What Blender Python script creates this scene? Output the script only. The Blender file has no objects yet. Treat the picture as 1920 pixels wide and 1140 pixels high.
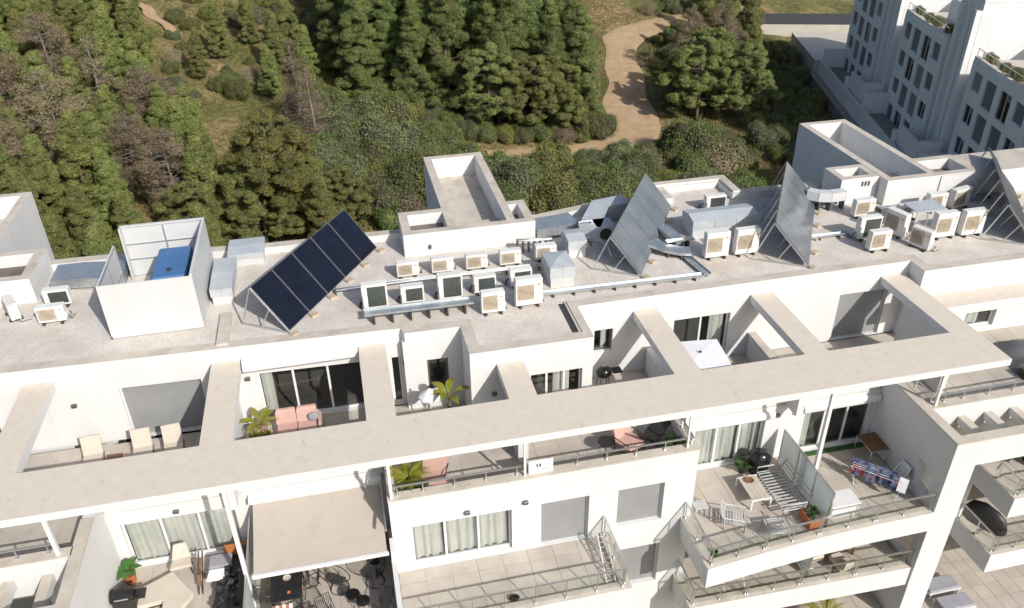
import bpy, math, random
import numpy as np
from mathutils import Vector, Matrix

# ------------------------------------------------------------------ scene, camera, light
scene = bpy.context.scene
col = scene.collection
R = math.radians

cam_d = bpy.data.cameras.new('camera')
cam = bpy.data.objects.new('camera', cam_d)
col.objects.link(cam)
cam_d.sensor_width = 36.0
cam_d.lens = 36.0 * 1540.0 / 1920.0
cam_d.clip_start = 0.5
cam_d.clip_end = 6000.0
_r = Vector((0.97581485, -0.21814452, -0.01408348))
_u = Vector((0.12681146, 0.51242717, 0.84931575))
_f = Vector((0.17805682, 0.83056087, -0.52769727))
cam.matrix_world = Matrix(((_r.x, _u.x, -_f.x, 0.0), (_r.y, _u.y, -_f.y, 0.0), (_r.z, _u.z, -_f.z, 16.0), (0, 0, 0, 1)))
scene.camera = cam

SUN_TO = Vector((0.64, -1.30, 1.0)).normalized()          # towards the sun
sun_el = math.asin(SUN_TO.z)
world = bpy.data.worlds.new('World')
scene.world = world
world.use_nodes = True
wn = world.node_tree
wn.nodes.clear()
sky = wn.nodes.new('ShaderNodeTexSky')
sky.sky_type = 'NISHITA'
sky.sun_disc = False
sky.sun_elevation = sun_el
sky.sun_rotation = math.atan2(SUN_TO.x, SUN_TO.y)
sky.altitude = 150.0
sky.dust_density = 3.0
bg = wn.nodes.new('ShaderNodeBackground')
bg.inputs['Strength'].default_value = 0.125
wo = wn.nodes.new('ShaderNodeOutputWorld')
wn.links.new(sky.outputs[0], bg.inputs['Color'])
wn.links.new(bg.outputs[0], wo.inputs['Surface'])

sun_d = bpy.data.lights.new('sun', 'SUN')
sun_d.energy = 4.55
sun_d.angle = R(0.53)
sun_d.color = (1.0, 0.955, 0.89)
sun = bpy.data.objects.new('sun', sun_d)
col.objects.link(sun)
sun.rotation_euler = (-SUN_TO).to_track_quat('-Z', 'Y').to_euler()
sun.location = (20, -40, 60)

vs = scene.view_settings
vs.view_transform = 'Standard'
vs.look = 'None'
vs.exposure = -0.07
vs.gamma = 1.0
vs.use_curve_mapping = False
scene.render.engine = 'CYCLES'
scene.cycles.max_bounces = 8
scene.cycles.diffuse_bounces = 2
scene.cycles.transparent_max_bounces = 16

rng = random.Random(7)
nrg = np.random.default_rng(11)

# ------------------------------------------------------------------ materials
MATS = {}

def mat(name, c1, c2=None, rough=0.8, metal=0.0, scale=3.0, detail=4.0, bump=0.0, bscale=40.0, stretch=None,
        stain=None, stain_scale=0.6, stain_lo=0.55, stain_hi=0.75, spec=0.5, coord='world', stain_stretch=None, rnd=0.0, alpha=1.0, objrnd=0.0, transl=0.0):
    m = bpy.data.materials.new(name)
    m.use_nodes = True
    nt = m.node_tree
    N, L = nt.nodes, nt.links
    b = N['Principled BSDF']
    b.inputs['Roughness'].default_value = rough
    b.inputs['Metallic'].default_value = metal
    b.inputs['Specular IOR Level'].default_value = spec
    if coord == 'world':
        g = N.new('ShaderNodeNewGeometry')
        src = g.outputs['Position']
    else:
        g = N.new('ShaderNodeTexCoord')
        src = g.outputs['Object']
    if stretch:
        mp = N.new('ShaderNodeMapping')
        mp.inputs['Scale'].default_value = stretch
        L.new(src, mp.inputs['Vector'])
        vec = mp.outputs['Vector']
    else:
        vec = src
    out = None
    if c2 is not None:
        nz = N.new('ShaderNodeTexNoise')
        nz.inputs['Scale'].default_value = scale
        nz.inputs['Detail'].default_value = detail
        nz.inputs['Roughness'].default_value = 0.62
        L.new(vec, nz.inputs['Vector'])
        rp = N.new('ShaderNodeValToRGB')
        rp.color_ramp.elements[0].position = 0.30
        rp.color_ramp.elements[1].position = 0.70
        rp.color_ramp.elements[0].color = (*c1, 1)
        rp.color_ramp.elements[1].color = (*c2, 1)
        L.new(nz.outputs['Fac'], rp.inputs['Fac'])
        out = rp.outputs['Color']
    if stain is not None:
        n2 = N.new('ShaderNodeTexNoise')
        n2.inputs['Scale'].default_value = stain_scale
        n2.inputs['Detail'].default_value = 7.0
        n2.inputs['Roughness'].default_value = 0.65
        if stain_stretch:
            mp2 = N.new('ShaderNodeMapping')
            mp2.inputs['Scale'].default_value = stain_stretch
            L.new(src, mp2.inputs['Vector'])
            L.new(mp2.outputs['Vector'], n2.inputs['Vector'])
        else:
            L.new(src, n2.inputs['Vector'])
        mr = N.new('ShaderNodeMapRange')
        mr.inputs['From Min'].default_value = stain_lo
        mr.inputs['From Max'].default_value = stain_hi
        L.new(n2.outputs['Fac'], mr.inputs['Value'])
        mx = N.new('ShaderNodeMix')
        mx.data_type = 'RGBA'
        L.new(mr.outputs['Result'], mx.inputs['Factor'])
        if out is None:
            mx.inputs['A'].default_value = (*c1, 1)
        else:
            L.new(out, mx.inputs['A'])
        mx.inputs['B'].default_value = (*stain, 1)
        out = mx.outputs['Result']
    if rnd or objrnd:
        hs = N.new('ShaderNodeHueSaturation')
        if out is None:
            hs.inputs['Color'].default_value = (*c1, 1)
        else:
            L.new(out, hs.inputs['Color'])
        val = None
        if rnd:
            g2 = N.new('ShaderNodeNewGeometry')
            m1 = N.new('ShaderNodeMapRange')
            m1.inputs['To Min'].default_value = 1 - rnd
            m1.inputs['To Max'].default_value = 1 + rnd
            L.new(g2.outputs['Random Per Island'], m1.inputs['Value'])
            val = m1.outputs['Result']
        if objrnd:
            oi = N.new('ShaderNodeObjectInfo')
            m2 = N.new('ShaderNodeMapRange')
            m2.inputs['To Min'].default_value = 1 - objrnd
            m2.inputs['To Max'].default_value = 1 + objrnd
            L.new(oi.outputs['Random'], m2.inputs['Value'])
            if val is None:
                val = m2.outputs['Result']
            else:
                mm = N.new('ShaderNodeMath')
                mm.operation = 'MULTIPLY'
                L.new(val, mm.inputs[0])
                L.new(m2.outputs['Result'], mm.inputs[1])
                val = mm.outputs[0]
            m3 = N.new('ShaderNodeMapRange')
            m3.inputs['To Min'].default_value = 0.5 - objrnd * 0.09
            m3.inputs['To Max'].default_value = 0.5 + objrnd * 0.09
            L.new(oi.outputs['Random'], m3.inputs['Value'])
            L.new(m3.outputs['Result'], hs.inputs['Hue'])
        L.new(val, hs.inputs['Value'])
        out = hs.outputs['Color']
    if out is None:
        b.inputs['Base Color'].default_value = (*c1, 1)
    else:
        L.new(out, b.inputs['Base Color'])
    if bump:
        n3 = N.new('ShaderNodeTexNoise')
        n3.inputs['Scale'].default_value = bscale
        n3.inputs['Detail'].default_value = 3.0
        L.new(src, n3.inputs['Vector'])
        bp = N.new('ShaderNodeBump')
        bp.inputs['Strength'].default_value = bump
        bp.inputs['Distance'].default_value = 0.02
        L.new(n3.outputs['Fac'], bp.inputs['Height'])
        L.new(bp.outputs['Normal'], b.inputs['Normal'])
    if transl:
        tr = N.new('ShaderNodeBsdfTranslucent')
        if out is None:
            tr.inputs['Color'].default_value = (*c1, 1)
        else:
            L.new(out, tr.inputs['Color'])
        ms = N.new('ShaderNodeMixShader')
        ms.inputs['Fac'].default_value = transl
        L.new(b.outputs[0], ms.inputs[1])
        L.new(tr.outputs[0], ms.inputs[2])
        L.new(ms.outputs[0], N['Material Output'].inputs['Surface'])
    MATS[name] = m
    return m

def glass_mat(name, tint, refl=0.10, rough=0.02, frost=0.0):
    m = bpy.data.materials.new(name)
    m.use_nodes = True
    nt = m.node_tree
    N, L = nt.nodes, nt.links
    N.clear()
    o = N.new('ShaderNodeOutputMaterial')
    t = N.new('ShaderNodeBsdfTransparent')
    t.inputs['Color'].default_value = (*tint, 1)
    g = N.new('ShaderNodeBsdfGlossy')
    g.inputs['Roughness'].default_value = rough
    lw = N.new('ShaderNodeLayerWeight')
    lw.inputs['Blend'].default_value = 0.5
    pw = N.new('ShaderNodeMath')
    pw.operation = 'POWER'
    pw.inputs[1].default_value = 4.0
    L.new(lw.outputs['Facing'], pw.inputs[0])
    ad = N.new('ShaderNodeMath')
    ad.operation = 'ADD'
    ad.inputs[1].default_value = refl
    L.new(pw.outputs[0], ad.inputs[0])
    ms = N.new('ShaderNodeMixShader')
    L.new(ad.outputs[0], ms.inputs['Fac'])
    L.new(t.outputs[0], ms.inputs[1])
    L.new(g.outputs[0], ms.inputs[2])
    last = ms
    if frost:
        d = N.new('ShaderNodeBsdfDiffuse')
        d.inputs['Color'].default_value = (0.72, 0.755, 0.75, 1)
        tl = N.new('ShaderNodeBsdfTranslucent')
        tl.inputs['Color'].default_value = (0.72, 0.755, 0.75, 1)
        m2 = N.new('ShaderNodeMixShader')
        m2.inputs['Fac'].default_value = 0.5
        L.new(d.outputs[0], m2.inputs[1])
        L.new(tl.outputs[0], m2.inputs[2])
        m3 = N.new('ShaderNodeMixShader')
        m3.inputs['Fac'].default_value = frost
        L.new(ms.outputs[0], m3.inputs[1])
        L.new(m2.outputs[0], m3.inputs[2])
        last = m3
    L.new(last.outputs[0], o.inputs['Surface'])
    MATS[name] = m
    return m

mat('plaster', (0.635, 0.635, 0.628), (0.685, 0.685, 0.678), rough=0.9, scale=1.1, bump=0.12, bscale=55, stain=(0.47, 0.455, 0.425), stain_scale=1.0, stain_lo=0.60, stain_hi=0.90, stretch=(1, 1, 0.25), stain_stretch=(2.4, 2.4, 0.22))
mat('plaster_old', (0.79, 0.785, 0.775), (0.84, 0.835, 0.825), rough=0.92, scale=0.35, stain=(0.66, 0.645, 0.62), stain_scale=0.6, stain_lo=0.55, stain_hi=0.9, stretch=(1, 1, 0.3), stain_stretch=(1.2, 1.2, 0.15))
mat('slab_stone', (0.60, 0.535, 0.45), (0.66, 0.60, 0.515), rough=0.85, scale=3.5, detail=9, bump=0.12, bscale=25, stain=(0.49, 0.385, 0.265), stain_scale=1.9, stain_lo=0.60, stain_hi=0.80, stain_stretch=(1.5, 0.7, 1))
mat('coping_stone', (0.46, 0.415, 0.355), (0.59, 0.545, 0.48), rough=0.85, scale=1.3, detail=7, bump=0.12, bscale=25, stain=(0.335, 0.28, 0.21), stain_scale=1.1, stain_lo=0.52, stain_hi=0.82)
mat('grey_membrane', (0.20, 0.185, 0.165), (0.29, 0.27, 0.245), rough=0.9, scale=1.5, detail=6, stain=(0.13, 0.12, 0.11), stain_scale=2.0)
mat('tile', (0.43, 0.385, 0.335), (0.55, 0.50, 0.44), rough=0.55, scale=1.0, detail=6, rnd=0.0, objrnd=0.05, bump=0.05)
mat('grout', (0.37, 0.34, 0.30), (0.43, 0.395, 0.35), rough=0.9)
mat('pit_dark', (0.10, 0.085, 0.075), (0.19, 0.165, 0.145), rough=0.9, scale=2.0, detail=6)
mat('galv', (0.46, 0.50, 0.52), (0.60, 0.635, 0.655), rough=0.42, metal=0.75, scale=2.2, detail=3, stain=(0.42, 0.43, 0.42), stain_scale=1.2)
mat('galv_matte', (0.47, 0.51, 0.55), (0.565, 0.60, 0.63), rough=0.6, metal=0.25, scale=1.4, stain=(0.44, 0.43, 0.40), stain_scale=1.0)
mat('white_sheet', (0.545, 0.56, 0.57), (0.60, 0.61, 0.62), rough=0.45, scale=0.8, stain=(0.60, 0.585, 0.55), stain_scale=1.3, stain_lo=0.58, stain_hi=0.9, stretch=(1, 1, 0.3))
mat('ac_white', (0.68, 0.665, 0.625), (0.76, 0.75, 0.72), rough=0.45, scale=1.6, stain=(0.50, 0.46, 0.39), stain_scale=1.5, stain_lo=0.56, stain_hi=0.9, objrnd=0.05)
mat('ac_grille', (0.36, 0.305, 0.235), (0.43, 0.37, 0.29), rough=0.6, scale=6)
mat('ac_coil', (0.055, 0.068, 0.066), (0.10, 0.118, 0.112), rough=0.5, metal=0.3, scale=5)
mat('ac_badge', (0.46, 0.25, 0.16), rough=0.5)
mat('rubber', (0.035, 0.035, 0.035), (0.06, 0.058, 0.055), rough=0.8)
mat('solar_cell', (0.004, 0.005, 0.011), (0.008, 0.010, 0.020), rough=0.10, spec=0.6, scale=1.5)
mat('solar_sheen', (0.10, 0.118, 0.138), (0.15, 0.17, 0.192), rough=0.16, spec=0.8, scale=0.8, stretch=(0.4, 1.2, 1), stain=(0.17, 0.187, 0.205), stain_scale=0.7, stain_lo=0.45, stain_hi=0.8)  # grey sky sheen on the cells is put into the base colour
mat('solar_matte', (0.02, 0.024, 0.03), (0.04, 0.045, 0.052), rough=0.55, spec=0.3, scale=1.0)
mat('panel_frame', (0.28, 0.29, 0.30), rough=0.4, metal=0.7)
mat('alu', (0.60, 0.61, 0.62), (0.70, 0.71, 0.72), rough=0.35, metal=0.85, scale=3)
mat('alu_dark', (0.16, 0.165, 0.17), rough=0.4, metal=0.6)
mat('alu_light', (0.46, 0.47, 0.47), (0.54, 0.545, 0.54), rough=0.45, scale=3)
mat('white_paint', (0.66, 0.665, 0.67), (0.72, 0.72, 0.72), rough=0.4, scale=2)
mat('concrete_block', (0.40, 0.33, 0.24), (0.52, 0.44, 0.33), rough=0.9, scale=4)
mat('shutter', (0.255, 0.262, 0.268), (0.295, 0.302, 0.308), rough=0.5, scale=1.2)
mat('shutter_dark', (0.16, 0.175, 0.19), (0.21, 0.225, 0.24), rough=0.5, scale=0.6)
mat('curtain', (0.62, 0.64, 0.60), (0.70, 0.715, 0.68), rough=0.9, scale=3, transl=0.2)
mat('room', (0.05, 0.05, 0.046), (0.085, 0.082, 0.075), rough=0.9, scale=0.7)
mat('room_sofa', (0.30, 0.36, 0.27), (0.38, 0.43, 0.33), rough=0.9)
mat('blue_tank', (0.055, 0.15, 0.33), (0.075, 0.185, 0.39), rough=0.5, scale=2)
mat('awning_cloth', (0.44, 0.39, 0.34), (0.465, 0.415, 0.365), rough=0.9, scale=1.2, stain=(0.39, 0.345, 0.30), stain_scale=1.5)
mat('beige_fabric', (0.53, 0.475, 0.40), (0.60, 0.545, 0.47), rough=0.95, scale=3, bump=0.15, bscale=30)
mat('pink_fabric', (0.50, 0.325, 0.275), (0.57, 0.385, 0.33), rough=0.95, scale=3, bump=0.15, bscale=30)
mat('grey_fabric', (0.27, 0.275, 0.31), (0.34, 0.345, 0.38), rough=0.95, scale=3, bump=0.1)
mat('white_fabric', (0.72, 0.73, 0.76), (0.80, 0.80, 0.82), rough=0.95, scale=2, bump=0.15, bscale=12)
mat('black_metal', (0.016, 0.016, 0.017), (0.03, 0.03, 0.031), rough=0.45, scale=5)
mat('black_shiny', (0.012, 0.012, 0.013), rough=0.2)
mat('navy_print', (0.012, 0.02, 0.065), (0.20, 0.24, 0.36), rough=0.95, scale=5.0, detail=2, stain=(0.45, 0.06, 0.06), stain_scale=2.5, stain_lo=0.56, stain_hi=0.60)
mat('wood', (0.16, 0.075, 0.032), (0.23, 0.115, 0.05), rough=0.55, scale=4, stretch=(1, 8, 1))
mat('orange_wood', (0.42, 0.14, 0.045), (0.50, 0.18, 0.06), rough=0.6, scale=4)
mat('terracotta', (0.42, 0.13, 0.045), (0.52, 0.18, 0.07), rough=0.8, scale=5)
mat('astroturf', (0.03, 0.085, 0.02), (0.045, 0.12, 0.03), rough=0.95, scale=9, bump=0.5, bscale=90)
mat('tarp', (0.075, 0.085, 0.095), (0.14, 0.15, 0.16), rough=0.6, scale=1.4, detail=6, bump=0.4, bscale=6)
mat('leaf_palm', (0.16, 0.185, 0.018), (0.30, 0.28, 0.03), rough=0.5, scale=3, transl=0.25, rnd=0.15)
mat('leaf_green', (0.035, 0.12, 0.02), (0.07, 0.20, 0.04), rough=0.5, scale=4, transl=0.2, rnd=0.2)
mat('leaf_dark', (0.02, 0.05, 0.012), (0.045, 0.09, 0.02), rough=0.5, scale=4, transl=0.15, rnd=0.2)
mat('sign_board', (0.74, 0.74, 0.78), rough=0.5)
mat('sign_ink', (0.03, 0.03, 0.035), rough=0.6)
mat('sign_grey', (0.30, 0.29, 0.34), rough=0.6)
mat('twig_shade_core', (0.030, 0.030, 0.016), (0.05, 0.046, 0.026), rough=0.95, scale=2, coord='obj')  # for the dark cores added inside crowns and shrubs to block light
mat('bark', (0.10, 0.075, 0.055), (0.19, 0.155, 0.125), rough=0.95, scale=3, stretch=(1, 1, 0.3), bump=0.5)
mat('bark_pale', (0.17, 0.14, 0.115), (0.26, 0.22, 0.185), rough=0.95, scale=3, stretch=(1, 1, 0.3))
mat('needle', (0.072, 0.114, 0.026), (0.215, 0.26, 0.072), rough=0.7, scale=0.9, detail=2, rnd=0.22, objrnd=0.22, transl=0.06, coord='obj')
mat('needle_olive', (0.098, 0.128, 0.029), (0.262, 0.275, 0.079), rough=0.7, scale=0.9, detail=2, rnd=0.22, objrnd=0.22, transl=0.06, coord='obj')
mat('needle_yellow', (0.095, 0.115, 0.026), (0.235, 0.22, 0.05), rough=0.7, scale=0.35, detail=2, rnd=0.22, objrnd=0.1, transl=0.06, coord='obj')
mat('needle_brown', (0.143, 0.116, 0.066), (0.297, 0.237, 0.138), rough=0.8, scale=0.8, detail=2, rnd=0.22, objrnd=0.2, transl=0.06, coord='obj')
mat('shrub_green', (0.069, 0.106, 0.025), (0.213, 0.244, 0.065), rough=0.7, scale=1.2, detail=2, rnd=0.22, objrnd=0.25, transl=0.06, coord='obj')
mat('shrub_grey', (0.086, 0.115, 0.048), (0.218, 0.236, 0.103), rough=0.7, scale=1.2, detail=2, rnd=0.22, objrnd=0.2, transl=0.06, coord='obj')
mat('shrub_lime', (0.132, 0.154, 0.031), (0.286, 0.275, 0.066), rough=0.7, scale=1.2, detail=2, rnd=0.22, objrnd=0.2, transl=0.06, coord='obj')
mat('shrub_dry', (0.18, 0.145, 0.085), (0.33, 0.265, 0.17), rough=0.85, scale=1.2, detail=2, rnd=0.22, objrnd=0.2, transl=0.06, coord='obj')
mat('grass', (0.102, 0.126, 0.026), (0.264, 0.216, 0.09), rough=0.85, scale=0.16, detail=6, rnd=0.35, transl=0.15)
mat('asphalt', (0.045, 0.046, 0.05), (0.065, 0.065, 0.068), rough=0.9, scale=1.0)
mat('pale_paving', (0.50, 0.46, 0.40), (0.58, 0.54, 0.47), rough=0.85, scale=0.8)
mat('stone_wall', (0.16, 0.145, 0.125), (0.32, 0.29, 0.25), rough=0.95, scale=1.3, detail=6, bump=1.0, bscale=3)
mat('dirt_road', (0.34, 0.225, 0.12), (0.46, 0.33, 0.19), rough=0.95, scale=1.1, detail=7, stain=(0.42, 0.36, 0.28), stain_scale=0.5, stain_lo=0.50, stain_hi=0.72, bump=0.4, bscale=4)
glass_mat('glass_window', (0.955, 0.965, 0.96), refl=0.07)
glass_mat('glass_rail', (0.955, 0.97, 0.962), refl=0.02)
glass_mat('glass_frost', (0.8, 0.85, 0.84), refl=0.04, rough=0.2, frost=0.86)

def gravel_material():
    m = bpy.data.materials.new('gravel')
    m.use_nodes = True
    N, L = m.node_tree.nodes, m.node_tree.links
    b = N['Principled BSDF']
    b.inputs['Roughness'].default_value = 0.9
    g = N.new('ShaderNodeNewGeometry')
    vo = N.new('ShaderNodeTexVoronoi')
    vo.inputs['Scale'].default_value = 30.0
    L.new(g.outputs['Position'], vo.inputs['Vector'])
    hs = N.new('ShaderNodeSeparateColor')
    L.new(vo.outputs['Color'], hs.inputs[0])
    r1 = N.new('ShaderNodeValToRGB')
    r1.color_ramp.elements[0].color = (0.555, 0.52, 0.48, 1)
    r1.color_ramp.elements[1].color = (0.735, 0.70, 0.655, 1)
    L.new(hs.outputs[0], r1.inputs['Fac'])
    nz = N.new('ShaderNodeTexNoise')
    nz.inputs['Scale'].default_value = 0.9
    nz.inputs['Detail'].default_value = 6
    L.new(g.outputs['Position'], nz.inputs['Vector'])
    r2 = N.new('ShaderNodeValToRGB')
    r2.color_ramp.elements[0].position = 0.32
    r2.color_ramp.elements[1].position = 0.66
    r2.color_ramp.elements[0].color = (0.84, 0.80, 0.75, 1)
    r2.color_ramp.elements[1].color = (1.0, 1.0, 1.0, 1)
    L.new(nz.outputs['Fac'], r2.inputs['Fac'])
    mx = N.new('ShaderNodeMix')
    mx.data_type = 'RGBA'
    mx.blend_type = 'MULTIPLY'
    mx.inputs['Factor'].default_value = 1.0
    L.new(r1.outputs['Color'], mx.inputs['A'])
    L.new(r2.outputs['Color'], mx.inputs['B'])
    L.new(mx.outputs['Result'], b.inputs['Base Color'])
    bp = N.new('ShaderNodeBump')
    bp.inputs['Strength'].default_value = 0.5
    bp.inputs['Distance'].default_value = 0.02
    L.new(vo.outputs['Distance'], bp.inputs['Height'])
    bp.invert = True
    L.new(bp.outputs['Normal'], b.inputs['Normal'])
    MATS['gravel'] = m
gravel_material()

def ground_material():
    m = bpy.data.materials.new('hillside')
    m.use_nodes = True
    N, L = m.node_tree.nodes, m.node_tree.links
    b = N['Principled BSDF']
    b.inputs['Roughness'].default_value = 0.95
    g = N.new('ShaderNodeNewGeometry')
    n1 = N.new('ShaderNodeTexNoise')
    n1.inputs['Scale'].default_value = 0.10
    n1.inputs['Detail'].default_value = 8
    n1.inputs['Roughness'].default_value = 0.6
    L.new(g.outputs['Position'], n1.inputs['Vector'])
    r1 = N.new('ShaderNodeValToRGB')
    e = r1.color_ramp.elements
    e[0].position, e[0].color = 0.34, (0.085, 0.095, 0.030, 1)
    e[1].position, e[1].color = 0.70, (0.42, 0.30, 0.19, 1)
    k = e.new(0.47); k.color = (0.165, 0.16, 0.055, 1)
    k = e.new(0.57); k.color = (0.29, 0.22, 0.115, 1)
    L.new(n1.outputs['Fac'], r1.inputs['Fac'])
    n2 = N.new('ShaderNodeTexNoise')
    n2.inputs['Scale'].default_value = 1.6
    n2.inputs['Detail'].default_value = 8
    L.new(g.outputs['Position'], n2.inputs['Vector'])
    r2 = N.new('ShaderNodeValToRGB')
    r2.color_ramp.elements[0].position = 0.33
    r2.color_ramp.elements[1].position = 0.70
    r2.color_ramp.elements[0].color = (0.5, 0.52, 0.45, 1)
    r2.color_ramp.elements[1].color = (1.15, 1.08, 1.0, 1)
    L.new(n2.outputs['Fac'], r2.inputs['Fac'])
    mx = N.new('ShaderNodeMix')
    mx.data_type = 'RGBA'
    mx.blend_type = 'MULTIPLY'
    mx.inputs['Factor'].default_value = 1.0
    L.new(r1.outputs['Color'], mx.inputs['A'])
    L.new(r2.outputs['Color'], mx.inputs['B'])
    L.new(mx.outputs['Result'], b.inputs['Base Color'])
    bp = N.new('ShaderNodeBump')
    bp.inputs['Strength'].default_value = 0.8
    bp.inputs['Distance'].default_value = 0.25
    L.new(n2.outputs['Fac'], bp.inputs['Height'])
    L.new(bp.outputs['Normal'], b.inputs['Normal'])
    MATS['hillside'] = m
ground_material()

# ------------------------------------------------------------------ builders
ROOT = {}          # object -> world offset of the thing its vertices are relative to

def props(o, label=None, cat=None, group=None, kind=None):
    if label: o['label'] = label
    if cat: o['category'] = cat
    if group: o['group'] = group
    if kind: o['kind'] = kind
    return o

def thing(name, label, cat, loc=(0, 0, 0), rz=0.0, group=None, kind=None):
    o = bpy.data.objects.new(name, None)
    o.empty_display_size = 0.2
    col.objects.link(o)
    o.location = loc
    o.rotation_euler = (0, 0, rz)
    props(o, label, cat, group, kind)
    ROOT[o] = Vector(loc)
    return o

def copy_tree(o, parent=None):
    c = o.copy()
    col.objects.link(c)
    if parent is not None:
        c.parent = parent
    for ch in list(o.children):
        copy_tree(ch, c)
    ROOT[c] = ROOT.get(o, Vector((0, 0, 0)))
    return c

class MB:
    def __init__(s):
        s.v = []; s.f = []; s.m = []; s.sm = []
    def add(s, vs, fs, mi=0, smooth=False):
        k = len(s.v)
        s.v.extend([tuple(p) for p in vs])
        for f in fs:
            s.f.append([k + i for i in f]); s.m.append(mi); s.sm.append(smooth)
        return s
    def box(s, x0, x1, y0, y1, z0, z1, mi=0, rot=None, piv=None):
        vs = [(x0, y0, z0), (x1, y0, z0), (x1, y1, z0), (x0, y1, z0), (x0, y0, z1), (x1, y0, z1), (x1, y1, z1), (x0, y1, z1)]
        if rot is not None:
            p = Vector(piv if piv else ((x0 + x1) / 2, (y0 + y1) / 2, (z0 + z1) / 2))
            vs = [rot @ (Vector(q) - p) + p for q in vs]
        return s.add(vs, [(3, 2, 1, 0), (4, 5, 6, 7), (0, 1, 5, 4), (1, 2, 6, 5), (2, 3, 7, 6), (3, 0, 4, 7)], mi)
    def bevbox(s, x0, x1, y0, y1, z0, z1, b=0.02, mi=0):
        # box with chamfered top and vertical edges: stacked rings
        def ring(i, z):
            return [(x0 + i, y0 + i + b, z), (x0 + i + b, y0 + i, z), (x1 - i - b, y0 + i, z), (x1 - i, y0 + i + b, z),
                    (x1 - i, y1 - i - b, z), (x1 - i - b, y1 - i, z), (x0 + i + b, y1 - i, z), (x0 + i, y1 - i - b, z)]
        return s.loft([ring(0, z0), ring(0, z1 - b), ring(b * 0.7, z1)], mi=mi)
    def loft(s, rings, mi=0, cap=True, smooth=False):
        n = len(rings[0]); vs = [p for r in rings for p in r]; fs = []
        for k in range(len(rings) - 1):
            for i in range(n):
                a = k * n + i; b = k * n + (i + 1) % n
                fs.append((a, b, b + n, a + n))
        s.add(vs, fs, mi, smooth)
        if cap:
            k = len(s.v) - len(vs)
            s.f.append([k + i for i in reversed(range(n))]); s.m.append(mi); s.sm.append(False)
            s.f.append([k + (len(rings) - 1) * n + i for i in range(n)]); s.m.append(mi); s.sm.append(False)
        return s
    def prism(s, poly, z0, z1, mi=0, mtop=None):
        n = len(poly)
        a = sum(poly[i][0] * poly[(i + 1) % n][1] - poly[(i + 1) % n][0] * poly[i][1] for i in range(n))
        if a < 0: poly = list(reversed(poly))
        vs = [(p[0], p[1], z0) for p in poly] + [(p[0], p[1], z1) for p in poly]
        s.add(vs, [(i, (i + 1) % n, n + (i + 1) % n, n + i) for i in range(n)] + [tuple(reversed(range(n)))], mi)
        k = len(s.v) - 2 * n
        s.f.append([k + n + i for i in range(n)]); s.m.append(mi if mtop is None else mtop); s.sm.append(False)
        return s
    def cyl(s, p0, p1, r0, r1=None, n=8, mi=0, cap=True, smooth=True):
        r1 = r0 if r1 is None else r1
        p0 = Vector(p0); p1 = Vector(p1); d = (p1 - p0)
        if d.length < 1e-6: return s
        d.normalize()
        a = d.orthogonal().normalized(); b = d.cross(a)
        ring = lambda p, r: [p + (a * math.cos(2 * math.pi * i / n) + b * math.sin(2 * math.pi * i / n)) * r for i in range(n)]
        return s.loft([ring(p0, r0), ring(p1, r1)], mi, cap, smooth)
    def tube(s, pts, r, n=6, mi=0, closed=False):
        pts = [Vector(p) for p in pts]; rings = []
        for i, p in enumerate(pts):
            if closed: t = pts[(i + 1) % len(pts)] - pts[i - 1]
            else: t = pts[min(i + 1, len(pts) - 1)] - pts[max(i - 1, 0)]
            t.normalize()
            ref = Vector((0, 0, 1)) if abs(t.z) < 0.9 else Vector((1, 0, 0))
            a = t.cross(ref).normalized(); b = t.cross(a)
            rings.append([p + (a * math.cos(2 * math.pi * k / n) + b * math.sin(2 * math.pi * k / n)) * r for k in range(n)])
        if closed: rings.append(rings[0])
        return s.loft(rings, mi, cap=not closed, smooth=True)
    def bar(s, p0, p1, w, h=None, mi=0, up=(0, 0, 1)):
        h = w if h is None else h
        p0 = Vector(p0); p1 = Vector(p1); d = (p1 - p0).normalized()
        a = d.cross(Vector(up))
        if a.length < 1e-4: a = d.cross(Vector((1, 0, 0)))
        a.normalize(); b = a.cross(d)
        ring = lambda p: [p - a * w / 2 - b * h / 2, p + a * w / 2 - b * h / 2, p + a * w / 2 + b * h / 2, p - a * w / 2 + b * h / 2]
        return s.loft([ring(p0), ring(p1)], mi)
    def ball(s, c, rx, ry=None, rz=None, n=12, m=8, mi=0):
        ry = rx if ry is None else ry; rz = rx if rz is None else rz
        rings = []
        for j in range(m + 1):
            t = math.pi * j / m - math.pi / 2
            q = max(math.cos(t), 0.02)
            rings.append([(c[0] + rx * q * math.cos(2 * math.pi * i / n), c[1] + ry * q * math.sin(2 * math.pi * i / n), c[2] + rz * math.sin(t)) for i in range(n)])
        return s.loft(rings, mi, True, True)
    def quad(s, a, b, c, d, mi=0):
        return s.add([a, b, c, d], [(0, 1, 2, 3)], mi)
    def mesh(s, name, mats, off):
        me = bpy.data.meshes.new(name)
        ox, oy, oz = off
        me.from_pydata([(p[0] - ox, p[1] - oy, p[2] - oz) for p in s.v], [], s.f)
        for q in (mats if isinstance(mats, (list, tuple)) else [mats]):
            me.materials.append(MATS[q])
        me.polygons.foreach_set('material_index', s.m)
        me.polygons.foreach_set('use_smooth', s.sm)
        me.update()
        return me
    def build(s, name, mats, parent=None, top=None, label=None, local=False, kind=None):
        """top: material index for faces that look up"""
        off = Vector((0, 0, 0))
        if parent is not None and not local:
            off = ROOT[parent]
        me = s.mesh(name, mats, off)
        if top is not None:
            for p in me.polygons:
                if p.normal.z > 0.75: p.material_index = top
        o = bpy.data.objects.new(name, me)
        col.objects.link(o)
        if parent is not None:
            o.parent = parent
        ROOT[o] = off
        if label: o['label'] = label
        if kind: o['kind'] = kind
        return o

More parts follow.
